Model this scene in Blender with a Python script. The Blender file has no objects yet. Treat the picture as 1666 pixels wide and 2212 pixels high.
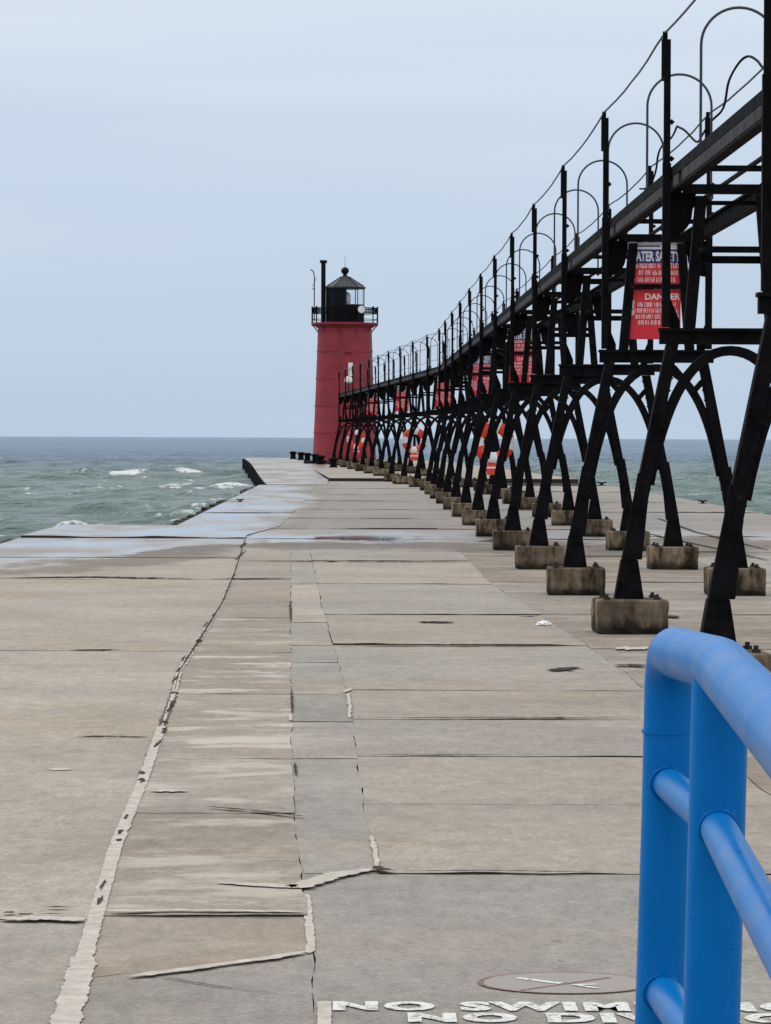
import bpy, math, random
import numpy as np
from mathutils import Vector, Matrix, noise as mnoise
random.seed(7)
R = math.radians
SC = bpy.context.scene
COL = SC.collection

# ------------------------------------------------------------------ camera
EYE = Vector((0, 0, 1.7))
FPX, WPX, HPX = 7500.0, 1666.0, 2212.0
yaw, pitch, roll = math.atan(66 / FPX), math.atan(160.3 / FPX), 0.0042
fw0 = Vector((math.sin(yaw), math.cos(yaw), 0))
rt0 = Vector((math.cos(yaw), -math.sin(yaw), 0))
fw = (fw0 * math.cos(pitch) - Vector((0, 0, 1)) * math.sin(pitch)).normalized()
up0 = rt0.cross(fw)
rt = rt0 * math.cos(roll) + up0 * math.sin(roll)
up = up0 * math.cos(roll) - rt0 * math.sin(roll)
cd = bpy.data.cameras.new('camera')
cam = bpy.data.objects.new('camera', cd)
COL.objects.link(cam)
cam.matrix_world = Matrix((
    (rt.x, up.x, -fw.x, EYE.x), (rt.y, up.y, -fw.y, EYE.y),
    (rt.z, up.z, -fw.z, EYE.z), (0, 0, 0, 1)))
cd.sensor_fit = 'VERTICAL'
cd.sensor_height = 24.0
cd.sensor_width = 24.0 * WPX / HPX
cd.lens = FPX / HPX * 24.0
cd.clip_start, cd.clip_end = 0.1, 60000
SC.camera = cam

def ray(x, y):
    return (fw + rt * ((x - WPX / 2) / FPX) - up * ((y - HPX / 2) / FPX))

def G(x, y, z=0.0):            # where the sight line of a picture point meets the level z
    d = ray(x, y)
    t = (z - EYE.z) / d.z
    p = EYE + d * t
    return Vector((p.x, p.y, z))

def AT(x, y, Y):               # the point of a sight line at distance Y along the pier
    d = ray(x, y)
    return EYE + d * (Y / d.y)

# ------------------------------------------------------------------ helpers
class MB:
    def __init__(s):
        s.v, s.f, s.m = [], [], []
        s.mi = 0

    def add(s, vs, fs):
        o = len(s.v)
        s.v += [tuple(v) for v in vs]
        for f in fs:
            s.f.append(tuple(i + o for i in f))
            s.m.append(s.mi)

    def box(s, x0, x1, y0, y1, z0, z1):
        s.add([(x0, y0, z0), (x1, y0, z0), (x1, y1, z0), (x0, y1, z0),
               (x0, y0, z1), (x1, y0, z1), (x1, y1, z1), (x0, y1, z1)],
              [(3, 2, 1, 0), (4, 5, 6, 7), (0, 1, 5, 4), (1, 2, 6, 5), (2, 3, 7, 6), (3, 0, 4, 7)])

    def prism(s, poly, y0, y1):              # polygon in x-z pushed along y
        n = len(poly)
        a = sum(poly[i][0] * poly[(i + 1) % n][1] - poly[(i + 1) % n][0] * poly[i][1] for i in range(n))
        if a < 0:
            poly = poly[::-1]
        s.add([(x, y0, z) for x, z in poly] + [(x, y1, z) for x, z in poly],
              [tuple(range(n)), tuple(range(2 * n - 1, n - 1, -1))] +
              [(i, i + n, (i + 1) % n + n, (i + 1) % n) for i in range(n)])

    def strip(s, pts, w, y0, y1):            # flat bar bent along a line in x-z
        a, b = [], []
        for i, p in enumerate(pts):
            q0, q1 = pts[max(i - 1, 0)], pts[min(i + 1, len(pts) - 1)]
            dx, dz = q1[0] - q0[0], q1[1] - q0[1]
            L = math.hypot(dx, dz)
            nx, nz = -dz / L * w / 2, dx / L * w / 2
            a.append((p[0] + nx, p[1] + nz))
            b.append((p[0] - nx, p[1] - nz))
        vs = []
        for i in range(len(pts)):
            vs += [(a[i][0], y0, a[i][1]), (b[i][0], y0, b[i][1]), (b[i][0], y1, b[i][1]), (a[i][0], y1, a[i][1])]
        fs = []
        for i in range(len(pts) - 1):
            o = 4 * i
            for k in range(4):
                fs.append((o + k, o + 4 + k, o + 4 + (k + 1) % 4, o + (k + 1) % 4))
        fs.append((0, 1, 2, 3))
        o = 4 * (len(pts) - 1)
        fs.append((o + 3, o + 2, o + 1, o))
        s.add(vs, fs)

    def tube(s, pts, r, n=8, cap=True):
        pts = [Vector(p) for p in pts]
        rr = r if isinstance(r, (list, tuple)) else [r] * len(pts)
        t0 = (pts[1] - pts[0]).normalized()
        ref = Vector((0, 0, 1)) if abs(t0.z) < 0.9 else Vector((1, 0, 0))
        u = t0.cross(ref).normalized()
        vs = []
        for i, p in enumerate(pts):
            t = (pts[min(i + 1, len(pts) - 1)] - pts[max(i - 1, 0)]).normalized()
            u = (u - t * u.dot(t)).normalized()
            w = t.cross(u)
            for k in range(n):
                a = 2 * math.pi * k / n
                vs.append(p + (u * math.cos(a) + w * math.sin(a)) * rr[i])
        fs = []
        for i in range(len(pts) - 1):
            for k in range(n):
                k2 = (k + 1) % n
                fs.append((i * n + k, i * n + k2, (i + 1) * n + k2, (i + 1) * n + k))
        if cap:
            fs.append(tuple(range(n - 1, -1, -1)))
            o = (len(pts) - 1) * n
            fs.append(tuple(range(o, o + n)))
        s.add(vs, fs)

    def lathe(s, prof, n=24, c=(0, 0, 0), a0=0.0, cap=True):
        vs = []
        for r, z in prof:
            for k in range(n):
                a = a0 + 2 * math.pi * k / n
                vs.append((c[0] + r * math.cos(a), c[1] + r * math.sin(a), c[2] + z))
        fs = []
        for i in range(len(prof) - 1):
            for k in range(n):
                k2 = (k + 1) % n
                fs.append((i * n + k, i * n + k2, (i + 1) * n + k2, (i + 1) * n + k))
        if cap:
            fs.append(tuple(range(n - 1, -1, -1)))
            o = (len(prof) - 1) * n
            fs.append(tuple(range(o, o + n)))
        s.add(vs, fs)

    def knob(s, p, r):
        x, y, z = p
        s.add([(x - r, y, z), (x + r, y, z), (x, y, z - r), (x, y, z + r), (x, y - r, z), (x, y + r, z)],
              [(0, 2, 4), (2, 1, 4), (1, 3, 4), (3, 0, 4), (2, 0, 5), (1, 2, 5), (3, 1, 5), (0, 3, 5)])

    def mesh(s, name, mats, smooth=False):
        me = bpy.data.meshes.new(name)
        me.from_pydata(s.v, [], s.f)
        for m in (mats if isinstance(mats, (list, tuple)) else [mats]):
            me.materials.append(m)
        if any(s.m):
            me.polygons.foreach_set('material_index', s.m)
        if smooth:
            me.polygons.foreach_set('use_smooth', [True] * len(me.polygons))
            me.set_sharp_from_angle(angle=R(40))
        me.update()
        return me

    def build(s, name, mats, parent=None, smooth=False, bevel=0.0):
        o = bpy.data.objects.new(name, s.mesh(name, mats, smooth))
        COL.objects.link(o)
        o.parent = parent
        if bevel:
            b = o.modifiers.new('bevel', 'BEVEL')
            b.width, b.segments, b.limit_method = bevel, 2, 'ANGLE'
        return o

def tag(o, label=None, cat=None, group=None, kind=None):
    if label: o['label'] = label
    if cat: o['category'] = cat
    if group: o['group'] = group
    if kind: o['kind'] = kind
    return o

def empty(name, loc=(0, 0, 0), rz=0.0):
    o = bpy.data.objects.new(name, None)
    o.empty_display_size = 0.3
    COL.objects.link(o)
    o.location = loc
    o.rotation_euler = (0, 0, rz)
    return o

def copy_tree(o, parent=None):
    c = o.copy()
    COL.objects.link(c)
    c.parent = parent
    for ch in list(o.children):
        copy_tree(ch, c)
    return c

ORD = ['first', 'second', 'third', 'fourth', 'fifth', 'sixth', 'seventh', 'eighth', 'ninth', 'tenth', 'eleventh',
       'twelfth', 'thirteenth', 'fourteenth', 'fifteenth', 'sixteenth', 'seventeenth', 'eighteenth', 'nineteenth',
       'twentieth', 'twenty-first', 'twenty-second', 'twenty-third', 'twenty-fourth', 'twenty-fifth']

# ------------------------------------------------------------------ materials
class NT:
    def __init__(s, name):
        s.mat = bpy.data.materials.new(name)
        s.mat.use_nodes = True
        s.t = s.mat.node_tree
        s.b = s.t.nodes['Principled BSDF']

    def n(s, typ, ins=None, **props):
        nd = s.t.nodes.new(typ)
        for k, v in props.items():
            setattr(nd, k, v)
        for k, v in (ins or {}).items():
            if isinstance(v, bpy.types.NodeSocket):
                s.t.links.new(v, nd.inputs[k])
            else:
                nd.inputs[k].default_value = v
        return nd

    def set(s, **kw):
        for k, v in kw.items():
            k = k.replace('_', ' ')
            if isinstance(v, bpy.types.NodeSocket):
                s.t.links.new(v, s.b.inputs[k])
            else:
                s.b.inputs[k].default_value = v

    def math(s, op, a, b=0.0, clamp=False):
        return s.n('ShaderNodeMath', {0: a, 1: b}, operation=op, use_clamp=clamp).outputs[0]

    def noise(s, vec, scale, detail=4.0, rough=0.55):
        return s.n('ShaderNodeTexNoise', {'Vector': vec, 'Scale': scale, 'Detail': detail, 'Roughness': rough}).outputs['Fac']

    def rng(s, v, a, b, c=0.0, d=1.0, smooth=True):
        nd = s.n('ShaderNodeMapRange', {'Value': v, 'From Min': a, 'From Max': b, 'To Min': c, 'To Max': d})
        nd.interpolation_type = 'SMOOTHSTEP' if smooth else 'LINEAR'
        return nd.outputs[0]

    def mix(s, f, a, b, typ='MIX'):
        nd = s.n('ShaderNodeMix', data_type='RGBA', blend_type=typ)
        for i, v in ((0, f), (6, a), (7, b)):
            if isinstance(v, bpy.types.NodeSocket):
                s.t.links.new(v, nd.inputs[i])
            else:
                nd.inputs[i].default_value = v if i == 0 or len(v) == 4 else (*v, 1)
        return nd.outputs[2]

    def pos(s):
        return s.n('ShaderNodeNewGeometry').outputs['Position']

    def obj(s):
        return s.n('ShaderNodeTexCoord').outputs['Object']

    def scaled(s, vec, x, y, z):
        return s.n('ShaderNodeMapping', {'Vector': vec, 'Scale': (x, y, z)}).outputs[0]

    def bump(s, h, strength, dist):
        s.set(Normal=s.n('ShaderNodeBump', {'Height': h, 'Strength': strength, 'Distance': dist}).outputs[0])

def paint(name, col, rough=0.5, var=0.25, wear=None, wear_amt=0.0, scale=6.0, bump=0.15, spec=0.5):
    k = NT(name)
    v = k.obj()
    n1 = k.noise(v, scale, 6, 0.6)
    f = k.rng(n1, 0.3, 0.7, 1 - var, 1 + var, False)
    c = k.mix(1.0, (*col, 1), k.n('ShaderNodeCombineColor', {0: f, 1: f, 2: f}).outputs[0], 'MULTIPLY')
    if wear:
        n2 = k.noise(v, scale * 2.3, 8, 0.7)
        c = k.mix(k.rng(n2, 0.66 - wear_amt * .1, 0.74, 0, 1), c, (*wear, 1))
    k.set(Base_Color=c, Roughness=k.rng(n1, 0.3, 0.7, rough * .8, min(1, rough * 1.2), False))
    k.b.inputs['Specular IOR Level'].default_value = spec
    k.bump(k.noise(v, scale * 14, 4), bump, 0.004)
    return k.mat

IRON = paint('black_iron_paint', (0.0075, 0.0072, 0.0085), 0.65, 0.5, (0.050, 0.028, 0.017), 0.6, 5, 0.3, 0.015)
STEEL = paint('grey_galvanised', (0.040, 0.048, 0.062), 0.5, 0.25, spec=0.25)
FASCIA = paint('grey_fascia', (0.058, 0.056, 0.062), 0.8, 0.6, (0.03, 0.025, 0.025), 1.0, 4, 0.3, 0.04)  # mottled grey, paler than the black iron around it
REDTOWER = paint('red_tower_paint', (0.265, 0.036, 0.048), 0.6, 0.22, (0.10, 0.016, 0.026), 0.1, 1.3, 0.1, 0.2)
BLACKTOWER = paint('black_lantern_paint', (0.003, 0.0045, 0.008), 0.55, 0.2, spec=0.12)
ROOFGREY = paint('grey_roof_sheet', (0.020, 0.026, 0.036), 0.5, 0.15, spec=0.3)
def mat_blue():
    k = NT('worn_blue_paint')
    v = k.obj()
    n1 = k.noise(v, 5, 5, .6)
    f = k.rng(n1, .3, .7, .93, 1.07, False)
    c = k.mix(1.0, (0, .138, .43, 1), k.n('ShaderNodeCombineColor', {0: f, 1: f, 2: f}).outputs[0], 'MULTIPLY')
    c = k.mix(k.rng(k.noise(k.scaled(v, 1, 1, .5), 24, 8, .75), .60, .72, 0, .55), c, (.008, .21, .55))      # chalky scuffs
    chip = k.rng(k.noise(v, 46, 5, .6), .705, .725)
    c = k.mix(chip, c, (.010, .022, .07))
    rust = k.rng(k.noise(v, 19, 6, .7), .70, .72)
    c = k.mix(rust, c, (.10, .045, .02))
    k.set(Base_Color=c, Roughness=k.rng(n1, .3, .7, .24, .42, False))
    k.b.inputs['Specular IOR Level'].default_value = .10
    k.bump(k.math('SUBTRACT', k.noise(v, 60, 4), k.math('MULTIPLY', chip, .6)), .10, .003)
    return k.mat
BLUE = mat_blue()
SIGNRED = paint('sign_red', (0.68, 0.016, 0.036), 0.5, 0.08)
SIGNBLUE = paint('sign_blue', (0.01, 0.02, 0.16), 0.5, 0.08)
SIGNWHITE = paint('sign_white', (0.75, 0.76, 0.80), 0.5, 0.08)
SIGNPINK = paint('faded_sign_lettering', (0.85, 0.66, 0.68), 0.6, 0.12)
RINGRED = paint('life_ring_red', (0.74, 0.045, 0.024), 0.45, 0.1)
RINGWHITE = paint('life_ring_white', (0.8, 0.8, 0.8), 0.5, 0.05)
WHITELAMP = paint('white_lamp_housing', (0.8, 0.74, 0.74), 0.5, 0.05)
PAPER = paint('white_paper', (0.82, 0.82, 0.8), 0.8, 0.05)
RUSTBOLT = paint('rusty_bolt', (0.02, 0.014, 0.011), 0.8, 0.4)

def mat_concrete():
    k = NT('pier_concrete')
    p = k.pos()
    at = k.n('ShaderNodeAttribute', attribute_name='tint').outputs['Color']
    st = k.n('ShaderNodeAttribute', attribute_name='stain').outputs['Fac']
    xyz = k.n('ShaderNodeSeparateXYZ', {0: p})
    X, Y = xyz.outputs[0], xyz.outputs[1]
    nL = k.noise(p, 0.55, 5, 0.6)
    nM = k.noise(p, 3.2, 6, 0.62)
    nF = k.noise(p, 38, 5, 0.7)
    f = k.math('MULTIPLY', k.rng(nL, .3, .7, .86, 1.12, False), k.rng(nM, .3, .7, .91, 1.08, False))
    f = k.math('MULTIPLY', f, k.rng(nF, .3, .72, .74, 1.22, False))
    nG = k.noise(k.scaled(p, 1, .45, 1), 11, 6, .7)
    f = k.math('MULTIPLY', f, k.rng(nG, .32, .70, .84, 1.14, False))
    nH = k.noise(p, 130, 3, .7)
    f = k.math('MULTIPLY', f, k.rng(nH, .3, .7, .80, 1.18, False))
    fc = k.n('ShaderNodeCombineColor', {0: f, 1: f, 2: f}).outputs[0]
    c = k.mix(1.0, at, fc, 'MULTIPLY')
    # tan cast patches
    c = k.mix(k.rng(k.noise(p, 0.33, 4, 0.6), .48, .66, 0, .40), c, k.mix(1.0, c, (1.06, .93, .82), 'MULTIPLY'))
    # lime streaks
    nS = k.noise(k.scaled(p, 0.8, 1.2, 1), 1.35, 7, 0.68)
    lime = k.math('MULTIPLY', k.rng(nS, .49, .62, 0, 1), st, True)
    c = k.mix(lime, c, (.46, .42, .365))
    vo = k.n('ShaderNodeTexVoronoi', {'Vector': p, 'Scale': 42.0}).outputs['Distance']
    pit = k.math('MULTIPLY', k.rng(vo, .10, .18, 1, 0), k.rng(nM, .5, .62, 0, .7))
    c = k.mix(pit, c, (.10, .09, .08))
    # dark grit specks and oily spots
    sp = k.rng(k.noise(p, 7.0, 8, 0.75), .70, .76, 0, .55)
    c = k.mix(sp, c, (.08, .075, .07))
    # wave-washed, wet concrete further out
    thr = k.math('ADD', 57.0, k.math('MULTIPLY', k.math('MINIMUM', k.math('ADD', X, 1.2), 0.0), 3.5))
    wn = k.noise(k.scaled(p, .22, .11, 1), 1.0, 5, 0.6)
    wn = k.math('ADD', wn, k.math('MULTIPLY', k.math('SUBTRACT', k.noise(k.scaled(p, 1.1, .35, 1), 1.0, 5, .65), .5), .5))
    wv = k.math('ADD', k.math('SUBTRACT', Y, thr), k.math('MULTIPLY', k.math('SUBTRACT', wn, .5), 22.0))
    wet = k.rng(wv, -1.2, 1.6, 0, 1)
    dryout = k.rng(k.math('ADD', k.math('MULTIPLY', X, 1.0), k.math('MULTIPLY', k.math('SUBTRACT', k.noise(k.scaled(p, .3, .06, 1), 1.0, 4), .5), 2.2)), -1.75, -1.05, 1.0, 0.34)
    far = k.rng(Y, 58, 70, 1.0, 0.0)
    wet = k.math('MULTIPLY', wet, k.math('MAXIMUM', dryout, far))
    wet = k.math('MULTIPLY', wet, k.rng(Y, 85, 130, 1.0, .8))
    damp = k.math('MULTIPLY', k.rng(wv, -7.5, -3.8, 0, 1), k.math('MAXIMUM', k.rng(Y, 95, 125, .75, .1), k.math('MAXIMUM', dryout, far)))
    c = k.mix(damp, c, k.mix(1.0, c, (.60, .585, .60), 'MULTIPLY'))
    film = k.rng(k.noise(k.scaled(p, .5, .16, 1), 1.0, 4, .6), .36, .60, .0, 1)
    k.set(Base_Color=c, Roughness=k.math('SUBTRACT', .92, k.math('MULTIPLY', wet, k.math('ADD', .40, k.math('MULTIPLY', film, .44)))))
    k.set(**{'Specular_IOR_Level': k.math('ADD', .12, k.math('MULTIPLY', wet, .53))})
    h = k.math('ADD', k.math('MULTIPLY', nM, .5), k.math('MULTIPLY', nF, .3))
    bp = k.n('ShaderNodeBump', {'Height': h, 'Distance': .012, 'Strength': k.math('SUBTRACT', .45, k.math('MULTIPLY', wet, .43))})
    k.set(Normal=bp.outputs[0])
    return k.mat
CONC = mat_concrete()

def simple(name, col, rough=.9, scale=20, var=.3):
    return paint(name, col, rough, var, None, 0, scale, .4, .02)
GRIME = simple('joint_grime', (.045, .040, .035))
SEAL = simple('joint_sealant_cream', (.44, .405, .36), .85, 14, .22)
HOLE = simple('spalled_hole', (.055, .048, .042), .95, 30, .5)
SHEET = simple('sheet_pile_wall', (.010, .010, .012), .8, 3, .6)

def mat_block():
    k = NT('stained_footing_concrete')
    v = k.pos()
    n1 = k.noise(k.scaled(v, 1, 1, .35), 5.5, 7, .65)
    n2 = k.noise(v, 2.2, 4, .6)
    c = k.mix(k.rng(n1, .36, .64), (.026, .018, .012), (.235, .178, .122))
    c = k.mix(k.rng(n2, .45, .7, 0, .7), c, (.105, .084, .062))
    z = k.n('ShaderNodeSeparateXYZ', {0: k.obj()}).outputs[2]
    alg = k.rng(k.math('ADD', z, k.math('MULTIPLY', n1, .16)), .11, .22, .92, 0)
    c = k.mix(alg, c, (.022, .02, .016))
    rn = k.n('ShaderNodeObjectInfo').outputs['Random']
    g = k.rng(rn, 0, 1, .68, 1.25, False)
    c = k.mix(1.0, c, k.n('ShaderNodeCombineColor', {0: g, 1: g, 2: g}).outputs[0], 'MULTIPLY')
    k.set(Base_Color=c, Roughness=.92)
    k.b.inputs['Specular IOR Level'].default_value = .08
    k.bump(k.noise(v, 22, 6, .7), .7, .012)
    return k.mat
BLOCK = mat_block()

def mat_worn(name, col, under, a, b):
    k = NT(name)
    p = k.pos()
    n = k.noise(p, 55, 6, .75)
    n2 = k.noise(p, 8, 3, .6)
    c = k.mix(k.rng(k.math('ADD', n, k.math('MULTIPLY', n2, .3)), a, b), (*col, 1), (*under, 1))
    k.set(Base_Color=c, Roughness=.8)
    k.b.inputs['Specular IOR Level'].default_value = .25
    return k.mat
WHITEPAINT = mat_worn('worn_white_paint', (.60, .60, .575), (.27, .25, .23), .665, .73)
REDPAINT = mat_worn('worn_red_paint', (.17, .075, .07), (.25, .18, .16), .55, .8)
PINKPAINT = mat_worn('worn_pink_wash', (.270, .235, .212), (.270, .252, .228), .45, .7)

def mat_water():
    k = NT('lake_water')
    p = k.pos()
    xyz = k.n('ShaderNodeSeparateXYZ', {0: p})
    foam = k.n('ShaderNodeAttribute', attribute_name='foam').outputs['Fac']
    Y = xyz.outputs[1]
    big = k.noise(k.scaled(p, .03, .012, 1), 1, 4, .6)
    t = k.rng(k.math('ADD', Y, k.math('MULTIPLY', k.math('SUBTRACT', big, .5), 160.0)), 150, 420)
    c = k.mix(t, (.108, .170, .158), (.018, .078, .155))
    silt = k.rng(k.noise(k.scaled(p, .5, .16, 1), 1, 5, .6), .45, .7, 0, .5)
    c = k.mix(silt, c, k.mix(1.0, c, (1.5, 1.4, 1.3), 'MULTIPLY'))
    fn = k.noise(k.scaled(p, 1, .7, 1), 3.4, 7, .75)
    ff = k.math('MULTIPLY', k.rng(k.math('ADD', fn, k.math('MULTIPLY', foam, .42)), .68, .84), k.rng(foam, 0.02, .25))
    c = k.mix(ff, c, (.80, .82, .82))
    k.set(Base_Color=c, Roughness=k.rng(ff, 0, 1, .22, .8))
    k.b.inputs['IOR'].default_value = 1.33
    k.b.inputs['Specular IOR Level'].default_value = .17
    h1 = k.noise(k.scaled(p, 1.1, 1.6, 1), 1.5, 6, .66)
    h2 = k.noise(k.scaled(p, .10, .16, 1), 1.0, 5, .62)
    h = k.math('ADD', k.math('MULTIPLY', h1, .50), k.math('MULTIPLY', h2, 2.4))
    k.bump(h, 1.0, .9)
    return k.mat
WATER = mat_water()

def mat_glass():
    k = NT('lantern_glass')
    k.set(Base_Color=(.92, .95, .97, 1), Roughness=.02)
    k.b.inputs['Transmission Weight'].default_value = 1.0
    k.b.inputs['IOR'].default_value = 1.08
    return k.mat
GLASS = mat_glass()

# ------------------------------------------------------------------ world and sun
SUN_EL, SUN_AZ = R(48), R(-50)
w = bpy.data.worlds.new('World')
SC.world = w
w.use_nodes = True
nt = w.node_tree
for nd in list(nt.nodes):
    nt.nodes.remove(nd)
L = nt.links.new
out = nt.nodes.new('ShaderNodeOutputWorld')
sky = nt.nodes.new('ShaderNodeTexSky')
sky.sky_type = 'NISHITA'
sky.sun_disc = False
sky.sun_elevation, sky.sun_rotation = SUN_EL, SUN_AZ
sky.air_density, sky.dust_density = 1.0, 2.0
bg1 = nt.nodes.new('ShaderNodeBackground')
bg1.inputs[1].default_value = 0.06
L(sky.outputs[0], bg1.inputs[0])
tc = nt.nodes.new('ShaderNodeTexCoord')
sx = nt.nodes.new('ShaderNodeSeparateXYZ')
L(tc.outputs['Generated'], sx.inputs[0])
mp = nt.nodes.new('ShaderNodeMapping')
mp.inputs['Scale'].default_value = (2.2, 2.2, 40.0)
L(tc.outputs['Generated'], mp.inputs[0])
cn = nt.nodes.new('ShaderNodeTexNoise')
cn.inputs['Scale'].default_value = 1.3
cn.inputs['Detail'].default_value = 5
L(mp.outputs[0], cn.inputs['Vector'])
ma = nt.nodes.new('ShaderNodeMath')
ma.operation = 'MULTIPLY_ADD'
L(cn.outputs['Fac'], ma.inputs[0])
ma.inputs[1].default_value = 0.085
L(sx.outputs[2], ma.inputs[2])
rp = nt.nodes.new('ShaderNodeValToRGB')
L(ma.outputs[0], rp.inputs[0])
el = rp.color_ramp.elements
for pos, colr in ((0.03, (.405, .505, .640)), (0.12, (.480, .570, .690)), (0.20, (.615, .675, .745)),
                  (0.45, (1.05, 1.09, 1.13)), (1.0, (1.90, 1.93, 1.96))):
    e = el.new(pos)
    e.color = (*colr, 1)
el.remove(el[0])
el.remove(el[-1])
bg2 = nt.nodes.new('ShaderNodeBackground')
bg2.inputs[1].default_value = 0.95
L(rp.outputs[0], bg2.inputs[0])
mx = nt.nodes.new('ShaderNodeMixShader')
mx.inputs[0].default_value = 0.92
L(bg1.outputs[0], mx.inputs[1])
L(bg2.outputs[0], mx.inputs[2])
L(mx.outputs[0], out.inputs[0])

sl = bpy.data.lights.new('sun', 'SUN')
sl.energy, sl.angle, sl.color = 0.8, R(18), (1.0, .96, .90)
so = bpy.data.objects.new('sun', sl)
COL.objects.link(so)
sd = Vector((math.sin(SUN_AZ) * math.cos(SUN_EL), math.cos(SUN_AZ) * math.cos(SUN_EL), math.sin(SUN_EL)))
so.rotation_euler = sd.to_track_quat('Z', 'Y').to_euler()
so.location = (0, 0, 60)

SC.view_settings.view_transform = 'Standard'
SC.view_settings.look = 'None'
SC.view_settings.gamma = 1.0
SC.view_settings.exposure = 0.40

# ------------------------------------------------------------------ water
WZ = -0.55
def make_water():
    ys = [-400, -150, -60, -20, 5, 20, 30, 38, 44, 48]
    y = 50.0
    while y < 1200:
        ys.append(y)
        y += max(.32, y * .0034)
    while y < 40000:
        ys.append(y)
        y *= 1.12
    ys = np.array(ys)
    an = np.concatenate([np.linspace(-85, -14, 14)[:-1], np.linspace(-14, 14, 261), np.linspace(14, 85, 14)[1:]])
    tn = np.tan(np.radians(an))
    base = np.maximum(np.abs(ys), 60.0)
    X = tn[None, :] * base[:, None]
    Y = np.repeat(ys[:, None], len(an), 1)
    rng = np.random.default_rng(5)
    Zs = np.zeros_like(X)
    fine = np.zeros_like(X)
    for i in range(34):
        lam = 1.2 * (6.5 / 1.2) ** (i / 33.0)
        th = R(205) + rng.normal(0, .45)
        kx, ky = math.sin(th) * 2 * math.pi / lam, math.cos(th) * 2 * math.pi / lam
        ph = rng.uniform(0, 2 * math.pi)
        amp = .0098 * lam ** .75
        wv = np.sin(kx * X + ky * Y + ph)
        Zs += amp * wv
    gr = (np.sin(X * .11 + Y * .031 + 1.0) + np.sin(X * -.05 + Y * .057 + 2.2)) * .18 + 1.0
    Zs *= gr
    sp = np.abs(Zs)
    Zs = np.where(Zs > 0, Zs + 1.1 * sp ** 2, Zs * .85)
    Zs = np.minimum(Zs, .36)
    inside = (Y > 45) & (np.abs(np.degrees(np.arctan2(X, base[:, None]))) < 14.5)
    fade = np.clip((750 - Y) / 600, 0, 1) * np.where(inside, 1, 0)
    Zs *= fade
    foam = np.clip((Zs - .23) / .16, 0, 1) * np.clip((700 - Y) / 500, 0, 1) * .55
    caps = [(60, 1024, 1.3, .9), (282, 1020, 2.6, 1), (330, 1022, 1.4, .6), (420, 1017, 2.6, 1), (395, 1044, 1.5, .9),
            (480, 1050, 1.2, .8), (512, 1046, 2.2, 1.0), (530, 1037, 1.4, .9), (20, 1038, .9, .7), (155, 1060, .8, .4),
            (310, 1030, 1.0, .7), (100, 970, 2.0, .6), (148, 965, 2.0, .5), (440, 1048, 1.2, .8), (70, 1163, .9, .7),
            (1640, 1010, 1.4, .9), (1600, 1032, 1.2, .5), (1450, 1020, 1.2, .4), (240, 985, 2, .5), (345, 968, 3, .4)]
    rr = random.Random(11)
    for _ in range(90):
        caps.append((rr.uniform(-60, 560), 962 + 110 * rr.random() ** 1.3, rr.uniform(.5, 1.5), rr.uniform(.25, .75)))
    for _ in range(26):
        caps.append((rr.uniform(1380, 1700), 965 + 60 * rr.random(), rr.uniform(.5, 1.4), rr.uniform(.25, .7)))
    for _ in range(60):
        Ye = rr.uniform(67, 122)
        px_ = 767 + (-3.9 - rr.random() ** 2 * 2.5) / Ye * FPX
        caps.append((px_, 946 + 2.1 / Ye * FPX, rr.uniform(.4, 1.0), rr.uniform(.35, .85)))
    for _ in range(40):
        caps.append((rr.uniform(-40, 480), 1010 + 60 * rr.random(), rr.uniform(.35, .9), rr.uniform(.4, .8)))
    for x, yy, s, a in caps:
        g = G(x, yy, WZ + .2)
        s *= .5
        dx, dy = (X - g.x + .35 * np.sin(Y * 1.7 + g.x)) / s, (Y - g.y + .5 * np.sin(X * 1.3)) / (s * 1.5)
        gs = np.exp(-(dx * dx + dy * dy))
        foam = np.maximum(foam, gs * a)
        Zs = np.minimum(Zs + gs * .20 * a, .42)
    me = bpy.data.meshes.new('lake_water')
    nr, nc = X.shape
    co = np.stack([X, Y, WZ + Zs], -1).reshape(-1, 3).astype(np.float32)
    idx = np.arange(nr * nc).reshape(nr, nc)
    q = np.stack([idx[:-1, :-1], idx[:-1, 1:], idx[1:, 1:], idx[1:, :-1]], -1).reshape(-1, 4)
    me.vertices.add(nr * nc)
    me.vertices.foreach_set('co', co.ravel())
    me.loops.add(q.size)
    me.loops.foreach_set('vertex_index', q.ravel().astype(np.int32))
    me.polygons.add(len(q))
    me.polygons.foreach_set('loop_start', (np.arange(len(q)) * 4).astype(np.int32))
    me.polygons.foreach_set('use_smooth', np.ones(len(q), dtype=bool))
    me.update(calc_edges=True)
    a = me.attributes.new('foam', 'FLOAT', 'POINT')
    a.data.foreach_set('value', foam.ravel().astype(np.float32))
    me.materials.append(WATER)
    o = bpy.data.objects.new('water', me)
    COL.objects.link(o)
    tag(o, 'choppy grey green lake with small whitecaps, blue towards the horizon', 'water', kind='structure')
make_water()

# ------------------------------------------------------------------ pier deck
def poly_fn(pts):
    pts = sorted(pts, key=lambda p: p[1])
    xs, ys = [p[0] for p in pts], [p[1] for p in pts]
    return lambda Y: float(np.interp(Y, ys, xs))

def gl(lst):
    return [tuple(G(x, y))[:2] for x, y in lst]

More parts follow.
